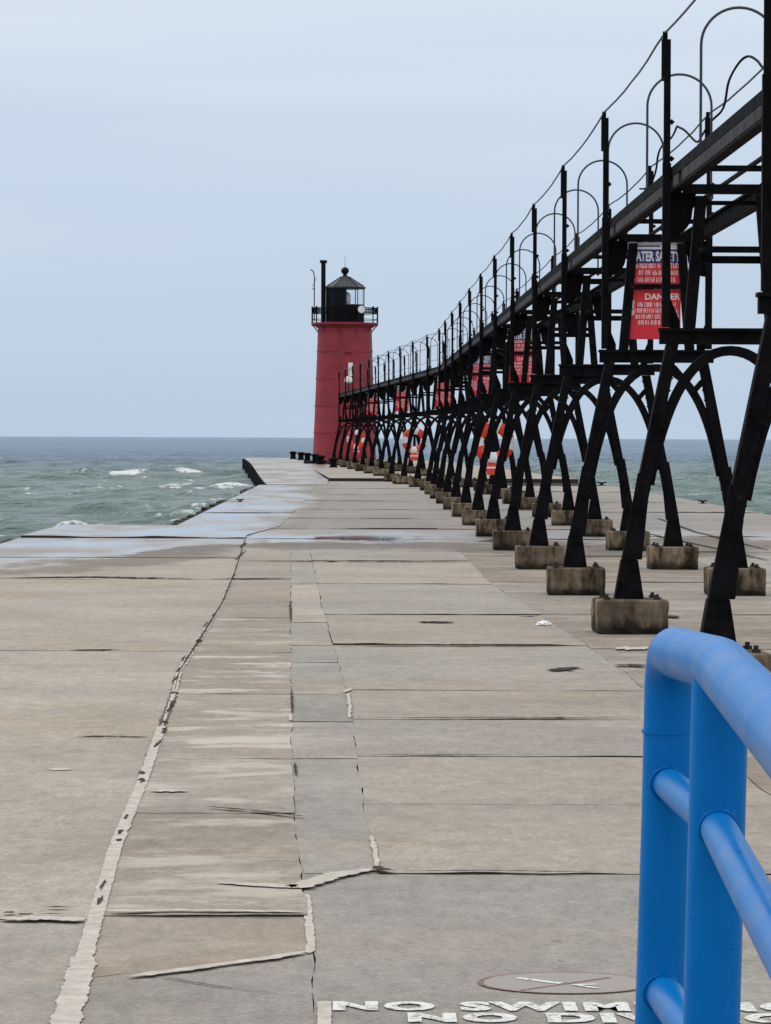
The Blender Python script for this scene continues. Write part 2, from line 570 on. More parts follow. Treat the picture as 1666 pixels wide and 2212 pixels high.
CRACK_PX = [(142, 2212), (205, 1990), (250, 1830), (308, 1690), (350, 1570), (376, 1500), (388, 1450), (430, 1385),
            (482, 1300), (508, 1235), (530, 1165)]
cA = poly_fn([(-.62, -10), (-.80, 7)] + gl(CRACK_PX) + [(-1.86, 60), (-1.42, 66), (-1.36, 90), (-1.40, 136)])
cB = poly_fn([(-.02, -10), (-.08, 9)] + gl([(672, 2062), (656, 1930), (640, 1800), (632, 1650), (629, 1500), (629, 1300), (627, 1200)]) + [(-.95, 62), (-.75, 100), (-.6, 136)])
cC = poly_fn([(.12, -10), (.10, 9)] + gl([(818, 1868), (797, 1790), (760, 1555), (752, 1500), (720, 1395), (694, 1300), (668, 1185)]) + [(-.45, 62), (-.30, 100), (-.2, 136)])
cD = poly_fn([(2.05, -10), (2.0, 9)] + gl([(1344, 1449), (1200, 1350), (1063, 1262)]) + [(1.55, 60), (1.35, 100), (1.2, 136)])
cE = lambda Y: 4.75
cR = lambda Y: 9.35 - .0476 * max(0, Y - 122)
cL = lambda Y: -5.6 if Y < 66.5 else -3.42

id_of = {f: 3.1 * i for i, f in enumerate((cA, cB, cC, cD, cE))}
def yj(y, x=800):
    return G(x, y).y

deck = MB()
tints, stains = [], []
def n1(x, y, s=1.0):
    return mnoise.noise(Vector((x * s, y * s, 3.7)))

def slab(fl, fr, y0, y1, lip, tint, stain=0.0, nx=14, gap=.0006, zb=0.0, lipband=None, sk0=None, sk1=None):
    ny = max(3, int((y1 - y0) / (.22 if y1 < 30 else .7)))
    def jg(fn, Y):
        if fn in (cL, cR): return fn(Y)
        return fn(Y) + .022 * mnoise.noise(Vector((Y * 1.1, id_of[fn], 0))) + .016 * mnoise.noise(Vector((Y * 4.3, id_of[fn], 7)))
    def x_at(i, Y):
        a, b = jg(fl, Y), jg(fr, Y)
        return a + gap + (b - a - 2 * gap) * i / nx
    vs, fs = [], []
    for j in range(ny + 1):
        for i in range(nx + 1):
            u = i / nx
            ya = y0 + (sk0 or (0, 0))[0] * (1 - u) + (sk0 or (0, 0))[1] * u
            yb_ = y1 + (sk1 or (0, 0))[0] * (1 - u) + (sk1 or (0, 0))[1] * u
            Y = ya + gap + (yb_ - ya - 2 * gap) * j / ny
            X = x_at(i, Y)
            wob = n1(X, y0 * 3.1, .9) + .5 * n1(X, y0 * 1.7, 3.3)
            h = lip * max(0.05, min(1.25, .62 + 1.1 * wob))
            if lipband and not (lipband[0] < X < lipband[1]):
                h *= .12
            jag = .022 * n1(X * 5, y0, 1.3) if j in (0,) else 0
            vs.append((X, Y + jag, zb + h * (1 - j / ny) ** 1.5 + .0012))
    W = nx + 1
    o0 = len(deck.v)
    deck.mi = 0
    for j in range(ny):
        for i in range(nx):
            fs.append((j * W + i, j * W + i + 1, (j + 1) * W + i + 1, (j + 1) * W + i))
    deck.add(vs, fs)
    # edges down into the joint
    deck.mi = 1
    ring = [i for i in range(W)] + [j * W + nx for j in range(1, ny + 1)] + [ny * W + i for i in range(nx - 1, -1, -1)] + [j * W for j in range(ny - 1, 0, -1)]
    lo = [(vs[i][0], vs[i][1], zb - .06) for i in ring]
    o1 = len(deck.v)
    deck.v += lo
    m = len(ring)
    for a in range(m):
        b = (a + 1) % m
        deck.f.append((o1 + a, o1 + b, o0 + ring[b], o0 + ring[a]))
        deck.m.append(1)
    deck.mi = 0
    n = len(deck.v) - o0
    tints.extend([tint] * n)
    stains.extend([stain] * n)

GREY, TAN, BROWN, PALE, COOL = (.304, .280, .250), (.312, .277, .238), (.284, .243, .203), (.342, .308, .262), (.280, .261, .235)
def jit(c, a=.03):
    k = 1 + random.uniform(-a, a)
    return (c[0] * k, c[1] * k, c[2] * k)
YE = 58.2                                     # where the wave-washed part starts
# column A, wide slabs left of the long joint
ja = [-10, yj(1988, 100), yj(1595, 250), yj(1407, 250), yj(1252, 250), yj(1205, 250), YE]
for i in range(len(ja) - 1):
    slab(cL, cA, ja[i], ja[i + 1], [0, .014, .0012, .004, .006, .008][i], jit(GREY if i < 1 else (PALE if i < 5 else GREY)), .0, 40,
         lipband=(-1.62, -1.28) if i == 2 else None)
# column B, weathered strip right of the joint
jb = [-10, yj(2092, 450), yj(1981, 450), yj(1758, 550), yj(1640, 500), yj(1500, 500), yj(1410, 520), yj(1335, 550), yj(1252, 560), yj(1210, 570), YE]
SK = (yj(2116, 280) - jb[1], yj(2062, 662) - jb[1])
for i in range(len(jb) - 1):
    slab(cA, cB, jb[i], jb[i + 1], [0, .001, .013, .006, .002, .004, .004, .003, .012, .006][i],
         jit([(.280, .261, .235), BROWN, BROWN, TAN, TAN, BROWN, BROWN, BROWN, TAN, TAN][i]), [.1, .25, .65, .75, .9, .9, .5, .15, .1, .1][i], 12, sk0=SK if i == 1 else None, sk1=SK if i == 0 else None)
# column C, grey patches
jd1 = yj(1889, 1000)
jc = [-10, jd1, yj(1640, 700), yj(1560, 690), yj(1500, 690), yj(1432, 680), yj(1395, 675), yj(1345, 670), yj(1262, 660), yj(1210, 655), YE]
for i in range(1, len(jc) - 1):
    slab(cB, cC, jc[i], jc[i + 1], [0, .002, .003, .004, .003, .005, .004, .004, .006, .005][i],
         jit([(.288, .267, .240), (.288, .267, .240), (.288, .267, .240), (.262, .248, .226), (.290, .268, .240), COOL, GREY, PALE, GREY, GREY][i]), [0, .1, .3, .0, .3, .2, .1, .3, .1, .1][i], 8)
# column D, broad walk
jd = [-10, yj(1889, 1000), yj(1738, 1000), yj(1635, 1000), yj(1555, 1000), yj(1492, 1000), yj(1395, 1000), yj(1329, 1000), yj(1262, 900), yj(1212, 880), YE]
for i in range(len(jd) - 1):
    slab(cC if i else cB, cD, jd[i], jd[i + 1], [0, .011, .001, .008, .008, .006, .017, .012, .008, .010][i],
         jit([COOL, TAN, TAN, GREY, TAN, GREY, TAN, GREY, PALE, GREY][i]), [0, .15, .15, .1, .1, .1, .1, .1, .1, .1][i], 26)
# column E, under the catwalk, and column F, far side
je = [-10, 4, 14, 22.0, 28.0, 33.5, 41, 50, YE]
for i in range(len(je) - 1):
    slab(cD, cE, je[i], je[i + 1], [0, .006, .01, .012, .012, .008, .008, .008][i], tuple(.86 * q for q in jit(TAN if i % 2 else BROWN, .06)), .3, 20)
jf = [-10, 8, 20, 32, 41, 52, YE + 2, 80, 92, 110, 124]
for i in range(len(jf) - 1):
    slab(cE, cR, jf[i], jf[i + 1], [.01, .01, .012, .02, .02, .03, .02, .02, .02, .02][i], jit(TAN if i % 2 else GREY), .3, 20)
# wave-washed length beyond the step
jl = [YE, 66.5, 78, 92, 108, 124]
for i in range(len(jl) - 1):
    slab(cL, cA, jl[i], jl[i + 1], .022 if i == 0 else .010, jit(COOL), .1, 26, zb=.012 if i == 0 else 0.0)
jm = [YE, 64.5, 73, 82, 93, 104, 116, 135.0]
for i in range(len(jm) - 1):
    slab(cA, cB, jm[i], jm[i + 1], .010, jit(COOL), .1, 8, zb=0.0)
    slab(cB, cC, jm[i], jm[i + 1], .010, jit(GREY), .1, 6)
    slab(cC, cD, jm[i], jm[i + 1], [.008, .02, .012, .014, .012, .012, .012][i], jit(COOL if i < 2 else GREY), .1, 16)
    slab(cD, cE, jm[i], jm[i + 1], .012, jit(GREY), .3, 10)
# solid under the slabs
deck.mi = 1
def under(fl, fr, y0, y1, z0, z1, n=20):
    for j in range(n):
        a, b = y0 + (y1 - y0) * j / n, y0 + (y1 - y0) * (j + 1) / n
        vs = [(fl(a), a, z0), (fr(a), a, z0), (fr(b), b, z0), (fl(b), b, z0), (fl(a), a, z1), (fr(a), a, z1), (fr(b), b, z1), (fl(b), b, z1)]
        fs = [(4, 5, 6, 7), (1, 2, 6, 5), (3, 0, 4, 7)]
        if j == 0: fs.append((0, 1, 5, 4))
        if j == n - 1: fs.append((2, 3, 7, 6))
        deck.add(vs, fs)
under(lambda Y: -5.6, lambda Y: 9.35, -10, 66.5, -2.5, -.035)
under(lambda Y: -3.42, lambda Y: 9.35, 66.5, 122, -2.5, -.035)
under(lambda Y: -3.3 , lambda Y: 9.30 - .0476 * max(0, Y - 122), 122, 135.2, -2.5, -.035)
tints.extend([(.05, .045, .04)] * (len(deck.v) - len(tints)))
stains.extend([0.0] * (len(deck.v) - len(stains)))

# low ledge along the left edge, awash
rl = random.Random(4)
def ledge(x1, y0, y1):
    y = y0
    while y < y1:
        L_ = min(rl.uniform(.8, 2.2), y1 - y)
        w_, z_ = rl.uniform(.18, .42), rl.uniform(-.16, -.05)
        deck.box(x1 - w_, x1 - .004, y, y + L_ - .01, -2.4, z_)
        tints.extend([(.05, .045, .04)] * 8); stains.extend([0] * 8)
        y += L_ + (rl.uniform(.2, .6) if rl.random() < .2 else 0)
deck.mi = 1
ledge(-5.6, 30, 66.9)
ledge(-3.42, 67.0, 123)
# outer, bent length of the pier
def zo(Y):
    return .12 + .14 * min(1, max(0, (Y - 135) / 45))
def zl(Y):
    t = min(1, max(0, (Y - 124) / 66))
    return .012 + .36 * t * t * (3 - 2 * t)
oB = lambda Y: -1.0 - (max(Y, 135) - 135) * .0365
oR = lambda Y: 9.35 - .0476 * (Y - 122)
oL = lambda Y: -3.15 - .0405 * (Y - 124)
def outer(fl, fr, y0, y1, fz, tint, nx, seg=5.5):
    n = max(1, int((y1 - y0) / seg))
    for j in range(n):
        a, b = y0 + (y1 - y0) * j / n, y0 + (y1 - y0) * (j + 1) / n - .012
        vs, fs = [], []
        t = jit(tint, .05)
        for Y in (a, b):
            for i in range(nx + 1):
                vs.append((fl(Y) + (fr(Y) - fl(Y)) * i / nx, Y, fz(Y)))
        fs = [(i, i + 1, nx + 2 + i, nx + 1 + i) for i in range(nx)]
        deck.mi = 0
        deck.add(vs, fs)
        tints.extend([t] * len(vs)); stains.extend([.15] * len(vs))
    deck.mi = 1
    n = 24
    for j in range(n):
        a, b = y0 + (y1 - y0) * j / n, y0 + (y1 - y0) * (j + 1) / n
        e = .02
        vs = [(fl(a), a, -2.5), (fr(a), a, -2.5), (fr(b), b, -2.5), (fl(b), b, -2.5),
              (fl(a), a, fz(a) - e), (fr(a), a, fz(a) - e), (fr(b), b, fz(b) - e), (fl(b), b, fz(b) - e)]
        fs = [(4, 5, 6, 7), (1, 2, 6, 5), (3, 0, 4, 7)]
        if j == 0: fs.append((0, 1, 5, 4))
        if j == n - 1: fs.append((2, 3, 7, 6))
        deck.add(vs, fs)
        tints.extend([(.05, .045, .04)] * 8); stains.extend([0] * 8)
outer(lambda Y: oB(Y) + .02, oR, 135.4, 222, zo, PALE, 14)
outer(oL, lambda Y: oB(Y) - .02, 124.3, 222, zl, PALE, 8)
do = deck.build('pier_deck', [CONC, GRIME])
a1 = do.data.attributes.new('tint', 'FLOAT_COLOR', 'POINT')
a1.data.foreach_set('color', np.array([(*t, 1) for t in tints], dtype=np.float32).ravel())
a2 = do.data.attributes.new('stain', 'FLOAT', 'POINT')
a2.data.foreach_set('value', np.array(stains, dtype=np.float32))
tag(do, 'long concrete pier deck of weathered slabs, wave-washed further out', 'pier', kind='structure')

# sheet pile face along the left side of the outer pier
sp = MB()
yy = 124.4
i = 0
while yy < 221.5:
    x0, x1 = oL(yy), oL(yy + .55)
    off = -.10 if i % 2 else -.03
    z1 = zl(yy + .3) - .05
    sp.add([(x0 + off, yy, -2.5), (x1 + off, yy + .55, -2.5), (x1 + off, yy + .55, z1), (x0 + off, yy, z1),
            (x0 + .01, yy, -2.5), (x1 + .01, yy + .55, -2.5), (x1 + .01, yy + .55, z1), (x0 + .01, yy, z1)],
           [(0, 3, 2, 1), (4, 5, 6, 7), (3, 7, 6, 2), (0, 1, 5, 4), (0, 4, 7, 3), (1, 2, 6, 5)])
    yy += .56
    i += 1
tag(sp.build('sheet_pile_wall', SHEET), 'dark sheet pile wall facing the lake on the outer pier', 'wall')

# cream joint sealant, ragged, with spalled holes
DIRT = simple('joint_dirt', (.115, .103, .09), .95, 26, .45)
seal = MB()
def ribbon(pts, w, z, mb, step=.09, rag=.35, seed=0, taper=.12):
    P = [Vector((p[0], p[1])) for p in pts]
    acc = []
    for a, b in zip(P[:-1], P[1:]):
        Ls = (b - a).length
        n = max(2, int(Ls / step))
        for i in range(n):
            acc.append(a + (b - a) * i / n)
    acc.append(P[-1])
    vs, fs = [], []
    tot = len(acc)
    s_ = 0.0
    for i, p in enumerate(acc):
        if i: s_ += (p - acc[i - 1]).length
        q0, q1 = acc[max(0, i - 1)], acc[min(tot - 1, i + 1)]
        t = (q1 - q0).normalized()
        nn = Vector((-t.y, t.x))
        f = i / (tot - 1)
        ww = w(f) if callable(w) else w
        ww *= min(1, .25 + min(f, 1 - f) / taper)
        r = []
        for o in (0, 9):
            r.append(max(.12, 1 + rag * (1.1 * mnoise.noise(Vector((s_ * 6, seed + o, 0))) + .9 * mnoise.noise(Vector((s_ * 21, seed + o, 5))) + .6 * mnoise.noise(Vector((s_ * 55, seed + o, 9))))))
        vs.append((*(p + nn * ww / 2 * r[0]), z))
        vs.append((*(p - nn * ww / 2 * r[1]), z))
    for i in range(tot - 1):
        fs.append((2 * i, 2 * i + 1, 2 * i + 3, 2 * i + 2))
    mb.add(vs, fs)
def gp(lst):
    return [G(x, y) for x, y in lst]
Z1 = .0065
mainpts = [(-.80, 7.0)] + [tuple(p)[:2] for p in gp(CRACK_PX)]
mp_ = [Vector((*p, 0)) for p in mainpts]
ribbon(mp_[:6], lambda t: (.085 if t < .32 else .058)  if t < .32 else .060 - .008 * t, Z1, seal, .02, .22, 1, .004)
ribbon(mp_[5:], .040, Z1, seal, .08, .9, 2)
ribbon(gp([(701, 2240), (701, 2166)]), .042, .0062, seal, .015, .25, 3, .03)
ribbon(gp([(668, 2062), (672, 2040), (662, 1935)]), .030, .0062, seal, .015, .35, 4, .03)
ribbon(gp([(280, 2116), (420, 2097), (560, 2078), (662, 2062)]), .050, .0105, seal, .012, .5, 5)
ribbon(gp([(0, 1992), (90, 1990), (185, 1994)]), .085, .0135, seal, .012, .7, 6)
ribbon(gp([(470, 1912), (560, 1918), (640, 1922), (662, 1916), (720, 1897), (815, 1880)]), .10, .0125, seal, .006, .40, 7, .3)
ribbon(gp([(815, 1880), (812, 1850), (802, 1810)]), .020, .010, seal, .03, .6, 8)
ribbon(gp([(230, 1976), (420, 1975), (655, 1978)]), .045, .016, seal, .012, .8, 9)
ribbon(gp([(752, 1500), (756, 1530), (755, 1555)]), .022, .011, seal, .06, .9, 10)
ribbon(gp([(742, 1499), (758, 1490)]), .035, .011, seal, .01, .6, 11, .4)
ribbon(gp([(628, 1545), (628, 1560)]), .02, .011, seal, .05, .8, 21)
ribbon(gp([(100, 1664), (155, 1664)]), .10, .006, seal, .01, .7, 12, .4)
ribbon(gp([(325, 1712), (405, 1712)]), .10, .010, seal, .012, .9, 13, .4)
ribbon(gp([(1330, 1403), (1400, 1404)]), .35, .014, seal, .02, .8, 14)
tag(seal.build('joint_sealant', SEAL), 'ragged cream sealant filling the joints of the pier slabs', 'sealant', kind='structure')

hole = MB()
def blob(x, y, rx, ry, z, mb, n=11, seed=0):
    c = G(x, y)
    e1, e2 = G(x + rx, y), G(x, y - ry)
    rX, rY = abs(e1.x - c.x), abs(e2.y - c.y)
    vs = []
    for k in range(n):
        a = 2 * math.pi * k / n
        r = .72 + .9 * mnoise.noise(Vector((math.cos(a) * 1.9, math.sin(a) * 1.9, seed * 3.3)))
        vs.append((c.x + rX * r * math.cos(a), c.y + rY * r * math.sin(a), z))
    mb.add(vs, [tuple(range(n))])
ZH = .0095
for i, (x, y, rx, ry) in enumerate([(218, 1948, 9, 11), (222, 1915, 7, 14), (260, 1800, 6, 7), (257, 1818, 9, 3), (272, 1768, 5, 5),
        (308, 1688, 13, 5), (306, 1672, 10, 4), (340, 1610, 6, 9), (355, 1580, 7, 9), (357, 1562, 10, 4), (372, 1522, 6, 11),
        (366, 1535, 5, 8), (376, 1499, 10, 3), (378, 1470, 4, 12), (384, 1450, 4, 8), (396, 1425, 4, 9), (431, 1387, 10, 5),
        (445, 1350, 3, 6), (460, 1330, 3, 4), (505, 1245, 3, 6), (520, 1200, 4, 12), (526, 1178, 4, 9),
        (60, 1984, 18, 4), (20, 1980, 14, 3), (110, 1983, 28, 2), (130, 1968, 60, 1.5)]):
    blob(x, y, rx, ry, ZH if y < 1960 or x > 150 else .0165, hole, 11, i)
# thin dark cracks
dirt = MB()
ribbon(mp_[4:8], .045, .0058, dirt, .05, .7, 31, .05)
ribbon(mp_[7:], .022, .0078, dirt, .12, 1.0, 32, .05)
tag(dirt.build('joint_dirt', DIRT), 'grey dirt in the far part of the long open joint', 'joint', kind='structure')
ribbon(mp_[6:], .009, .0095, hole, .15, 1.8, 33)
def crackline(lst, w, z, s):
    ribbon(gp(lst), w, z, hole, .014, 1.0, s, .35)
crackline([(165, 1593), (240, 1592), (318, 1594)], .05, .0065, 1)
crackline([(240, 1981), (420, 1982), (650, 1984)], .022, .0185, 2)
crackline([(810, 1880), (830, 1888), (856, 1890)], .04, .0185, 3)
crackline([(450, 1748), (550, 1757), (655, 1769)], .035, .0135, 4)
crackline([(330, 2112), (480, 2135), (600, 2150)], .008, .0065, 5)
crackline([(905, 1345), (980, 1347)], .22, .012, 6)
crackline([(1195, 1452), (1245, 1444)], .16, .012, 7)
crackline([(1332, 1441), (1395, 1441)], .22, .016, 8)
crackline([(1435, 1334), (1466, 1334)], .3, .016, 9)
crackline([(0, 1250), (200, 1248), (420, 1252)], .25, .0125, 10)
crackline([(150, 1406), (260, 1405)], .09, .009, 11)
crackline([(630, 1492), (632, 1545)], .014, .012, 21)
crackline([(637, 1650), (640, 1682)], .012, .012, 22)
crackline([(627, 1300), (629, 1345)], .02, .012, 23)
crackline([(720, 1396), (960, 1397), (1222, 1397)], .10, .020, 26)
crackline([(870, 1890), (1050, 1889), (1290, 1892)], .022, .0165, 27)
crackline([(800, 1635), (900, 1634), (1100, 1635)], .035, .0125, 28)
crackline([(760, 1555), (1000, 1555), (1385, 1554)], .05, .013, 29)
crackline([(520, 1213), (760, 1214), (1010, 1215)], .22, .014, 30)
crackline([(455, 1252), (500, 1252), (632, 1251)], .16, .015, 33)
crackline([(1120, 1332), (1160, 1332)], .14, .016, 34)
crackline([(1165, 1180), (1300, 1182)], .2, .016, 35)
crackline([(1380, 1150), (1480, 1172), (1660, 1212)], .09, .016, 36)
crackline([(1660, 1190), (1500, 1150), (1420, 1120)], .08, .016, 37)
crackline([(1190, 2035), (1218, 2037)], .012, .006, 12)
crackline([(1205, 3830/1.844), (1215, 3832/1.844)], .01, .006, 13)
tag(hole.build('deck_cracks', HOLE), 'dark cracks and spalled holes in the pier slabs', 'cracks', kind='structure')

# ------------------------------------------------------------------ lettering
def text_mesh(body, bold=0.0, space=1.0):
    cu = bpy.data.curves.new('lettering', 'FONT')
    cu.body = body
    cu.offset = bold
    cu.space_character = space
    cu.resolution_u = 3
    cu.fill_mode = 'FRONT'
    o = bpy.data.objects.new('lettering', cu)
    COL.objects.link(o)
    dg = bpy.context.evaluated_depsgraph_get()
    me = bpy.data.meshes.new_from_object(o.evaluated_get(dg))
    v = [tuple(p.co) for p in me.vertices]
    f = [tuple(p.vertices) for p in me.polygons]
    bpy.data.objects.remove(o)
    bpy.data.curves.remove(cu)
    bpy.data.meshes.remove(me)
    x0, x1 = min(p[0] for p in v), max(p[0] for p in v)
    y0, y1 = min(p[1] for p in v), max(p[1] for p in v)
    return [((p[0] - x0) / (x1 - x0), (p[1] - y0) / (y1 - y0)) for p in v], f

def split_words(v, f):
    iv = sorted((min(v[i][0] for i in q), max(v[i][0] for i in q)) for q in f)
    best, cut, hi = 0, None, iv[0][1]
    for a, b in iv[1:]:
        if a - hi > best:
            best, cut = a - hi, (a + hi) / 2
        hi = max(hi, b)
    out = []
    for side in (0, 1):
        fs = [q for q in f if (v[q[0]][0] > cut) == bool(side)]
        ids = sorted({i for q in fs for i in q})
        mp = {i: k for k, i in enumerate(ids)}
        out.append(([v[i] for i in ids], [tuple(mp[i] for i in q) for q in fs]))
    return out

gm = empty('painted_warning', (.9, 10.4, 0))
tag(gm, 'worn painted ground warning with red ring above white capital letters', 'ground marking')
gm_inv = Vector((-.9, -10.4, 0))
def ground_text(name, body, X0, X1, Y0, Y1):
    v, f = text_mesh(body, .062, 1.18)
    for v, f in split_words(v, f):
        mb = MB()
        mb.add([(X0 + a * (X1 - X0) - .9, Y0 + b * (Y1 - Y0) - 10.4, .0056) for a, b in v], f)
        mb.build(name, WHITEPAINT, gm)
xa = G(719, 2177).x
xm = G(1376, 2177).x
wN = 5.35 / 8.55
ground_text('lettering', 'NO SWIMMING', xa, xa + (xm - xa) / .645, G(1000, 2187).y, G(1000, 2167).y)
xb = G(881, 2201).x
ground_text('lettering', 'NO DIVING', xb, xb + (xm - xa) / .645 * .80, G(1000, 2212).y, G(1000, 2191).y)
cc = G(1221, 2126)
rx_, ry_ = .272, .215
def ell(r0, r1, z, mat, name, n=48):
    mb = MB()
    vs = []
    for k in range(n):
        a = 2 * math.pi * k / n
        for r in (r0, r1):
            vs.append((cc.x + rx_ * r * math.cos(a) - .9, cc.y + ry_ * r * math.sin(a) - 10.4, z))
    mb.add(vs, [(2 * k, 2 * k + 1, (2 * k + 3) % (2 * n), (2 * k + 2) % (2 * n)) for k in range(n)])
    return mb.build(name, mat, gm)
ell(.02, .94, .0050, PINKPAINT, 'pink_wash')
ell(.945, 1.0, .0056, REDPAINT, 'red_ring')
mb = MB()
def quad_px(p, q, wpx, z):
    a, b = G(*p), G(*q)
    t = (b - a).normalized()
    n = Vector((-t.y, t.x, 0)) * wpx / 2
    mb.add([(v.x - .9, v.y - 10.4, z) for v in (a + n, b + n, b - n, a - n)], [(3, 2, 1, 0)])
cq = lambda x, y: ((1000 + x / 1.041) / 1.844, (3300 + y / 1.041) / 1.844)
quad_px(cq(1120, 678), cq(1490, 625), .016, .0060)
mb.build('red_slash', REDPAINT, gm)
mb = MB()
quad_px(cq(1105, 628), cq(1285, 651), .03, .0068)
quad_px(cq(1330, 657), cq(1435, 654), .02, .0068)
quad_px(cq(1345, 658), cq(1440, 672), .02, .0074)
mb.build('white_swimmer_strokes', WHITEPAINT, gm)

# ------------------------------------------------------------------ catwalk
YB, CX = 115.0, 3.28
def cx(Y):
    return CX - .050 * max(0, Y - YB)
S0, S = 30.4, 7.45
NS = list(range(-2, 22))
ZL0, ZL1 = 2.53, 2.67             # lower cross beam
ZD0, ZD1 = 3.865, 4.05             # walkway girders
PT = 5.25                         # post tops
bend = math.atan(.050)

def leg_x(z):
    return .875 - (z - .66) * (.365 / 1.87)

def make_leg(s, z0):
    m = MB()
    w0 = .155
    # flared foot
    xb_ = leg_x(z0 + .36)
    m.prism([(s * (xb_ - .125), z0), (s * (xb_ + .13), z0), (s * (xb_ + .072), z0 + .34), (s * (xb_ - .072), z0 + .34)], -.085, .085)
    for e in (-1, 1):
        for q in range(3):
            m.knob((s * (xb_ + e * (.10 - .018 * q)), -.087, z0 + .05 + .10 * q), .013)
    # gusset above the foot
    xg, xg2 = leg_x(z0 + .342), leg_x(z0 + .98)
    m.prism([(s * (xg - .108), z0 + .345), (s * (xg + .068), z0 + .342), (s * (xg2 + .056), z0 + 1.1), (s * (xg2 - .058), z0 + 1.1)], -.10, -.078)
    # riveted shaft: two side plates and a web
    za, zb_ = z0 + .342, ZL0 - .003
    xa_, xb2 = leg_x(za), leg_x(zb_)
    m.prism([(s * (xa_ - .062), za), (s * (xa_ + .062), za), (s * (xb2 + .052), zb_), (s * (xb2 - .052), zb_)], -.074, .074)
    for e in (-1, 1):
        for k in range(17):
            z = za + .08 + k * (zb_ - za - .16) / 16
            x = leg_x(z)
            m.knob((s * (x + e * .042), -.076, z), .013)
            if e == -1:
                m.knob((s * (x + e * .062) , 0, z), .012)
    # upper, slimmer leg
    m.prism([(s * .31, ZL1 + .003), (s * .41, ZL1 + .003), (s * .31, ZD0 - .04), (s * .215, ZD0 - .04)], -.055, .055)
    for k in range(9):
        t = k / 8
        z = ZL1 + .08 + t * (ZD0 - .2 - ZL1 - .1)
        m.knob((s * (.36 - .098 * t), -.057, z), .011)
    return m.mesh('leg', IRON)

def make_arch(s):
    m = MB()
    P0, C_, P2 = (leg_x(1.30) - .045, 1.30), (.485, 2.475), (0.0006, 2.475)
    pts = []
    for i in range(15):
        t = i / 14
        pts.append((s * ((1 - t) ** 2 * P0[0] + 2 * t * (1 - t) * C_[0] + t * t * P2[0]),
                    (1 - t) ** 2 * P0[1] + 2 * t * (1 - t) * C_[1] + t * t * P2[1]))
    m.strip(pts, .085, -.045, .045)
    m.strip([(s * .405, 2.215), (s * .50, 2.325)], .06, -.038, .038)
    return m.mesh('arch_brace', IRON)

def make_post(s):
    m = MB()
    m.box(s * .565 - .036, s * .565 + .036, -.036, .036, ZL1 + .01, ZD1 + .06)
    m.box(s * .565 - .028, s * .565 + .028, -.028, .028, ZD1 + .06, PT - .06)
    x = s * .565 - .016
    m.box(x - .034, x + .030, -.033, .033, PT - .42, PT - .06)
    m.tube([(s * .565 - .02, 0, PT - .06), (s * .565 - .02, 0, PT + .01)], .022, 8)
    for z in (ZD1 + .10, ZD1 + .42):
        m.knob((s * .565 + .04, -.01, z), .028)
    return m.mesh('handrail_post', IRON)

def make_frame():
    m = MB()
    # lower cross beam: channel with lips
    m.box(-.62, .62, -.05, .05, ZL0, ZL1 - .03)
    m.box(-.63, .63, -.085, .085, ZL1 - .029, ZL1)
    # upper cross beam and deck bearers
    m.box(-.46, .46, -.05, .05, ZD1 - .005, ZD1 + .042)
    m.box(-.42, .42, -.055, .055, ZD0 - .02, ZD0 + .062)
    m.box(-.44, .44, .02, .06, ZD0 - .115, ZD0 - .078)
    # ties
    m.box(-.325, .325, -.065, -.02, 3.33, 3.385)
    m.box(-.33, .33, .022, .06, 3.24, 3.305)
    for s in (-1, 1):     # bracket plates with a curved lower edge
        arc = []
        for i in range(8):
            a = math.pi / 2 * i / 7
            arc.append((s * (.535 - .20 * math.sin(a)), 3.47 + .22 * (1 - math.cos(a))))
        m.prism([(s * .535, ZD0 - .003)] + arc + [(s * .30, ZD0 - .003)], .034, .052)
        m.prism([(s * .53, ZL1), (s * .53, ZL1 + .28), (s * .44, ZL1 + .06), (s * .44, ZL1)], .03, .045)
    for k in range(11):
        m.knob((-.55 + k * .11, -.051, ZL0 + .055), .013)
    return m.mesh('trestle', IRON)

FR, AR, PO = make_frame(), {s: make_arch(s) for s in (-1, 1)}, {s: make_post(s) for s in (-1, 1)}
LG = {}
cat = empty('catwalk', (CX, S0, 0))
tag(cat, 'tall black iron catwalk on arched trestles leading out to the red lighthouse', 'catwalk')
def part(name, me, parent, loc=(0, 0, 0), rz=0.0):
    o = bpy.data.objects.new(name, me)
    COL.objects.link(o)
    o.parent = parent
    o.location = loc
    o.rotation_euler = (0, 0, rz)
    return o
block_mb = {}
for n in NS:
    Y = S0 + S * n
    gz = zo(Y) if Y > 135.4 else 0.0
    z0 = round(.30 + gz, 2)
    rz = bend if Y > YB else 0
    t = part('trestle', FR, cat, (cx(Y) - CX, Y - S0, 0), rz)
    for s in (-1, 1):
        if (s, z0) not in LG:
            LG[(s, z0)] = make_leg(s, z0)
        part('leg', LG[(s, z0)], t)
        part('arch_brace', AR[s], t)
        part('handrail_post', PO[s], t)

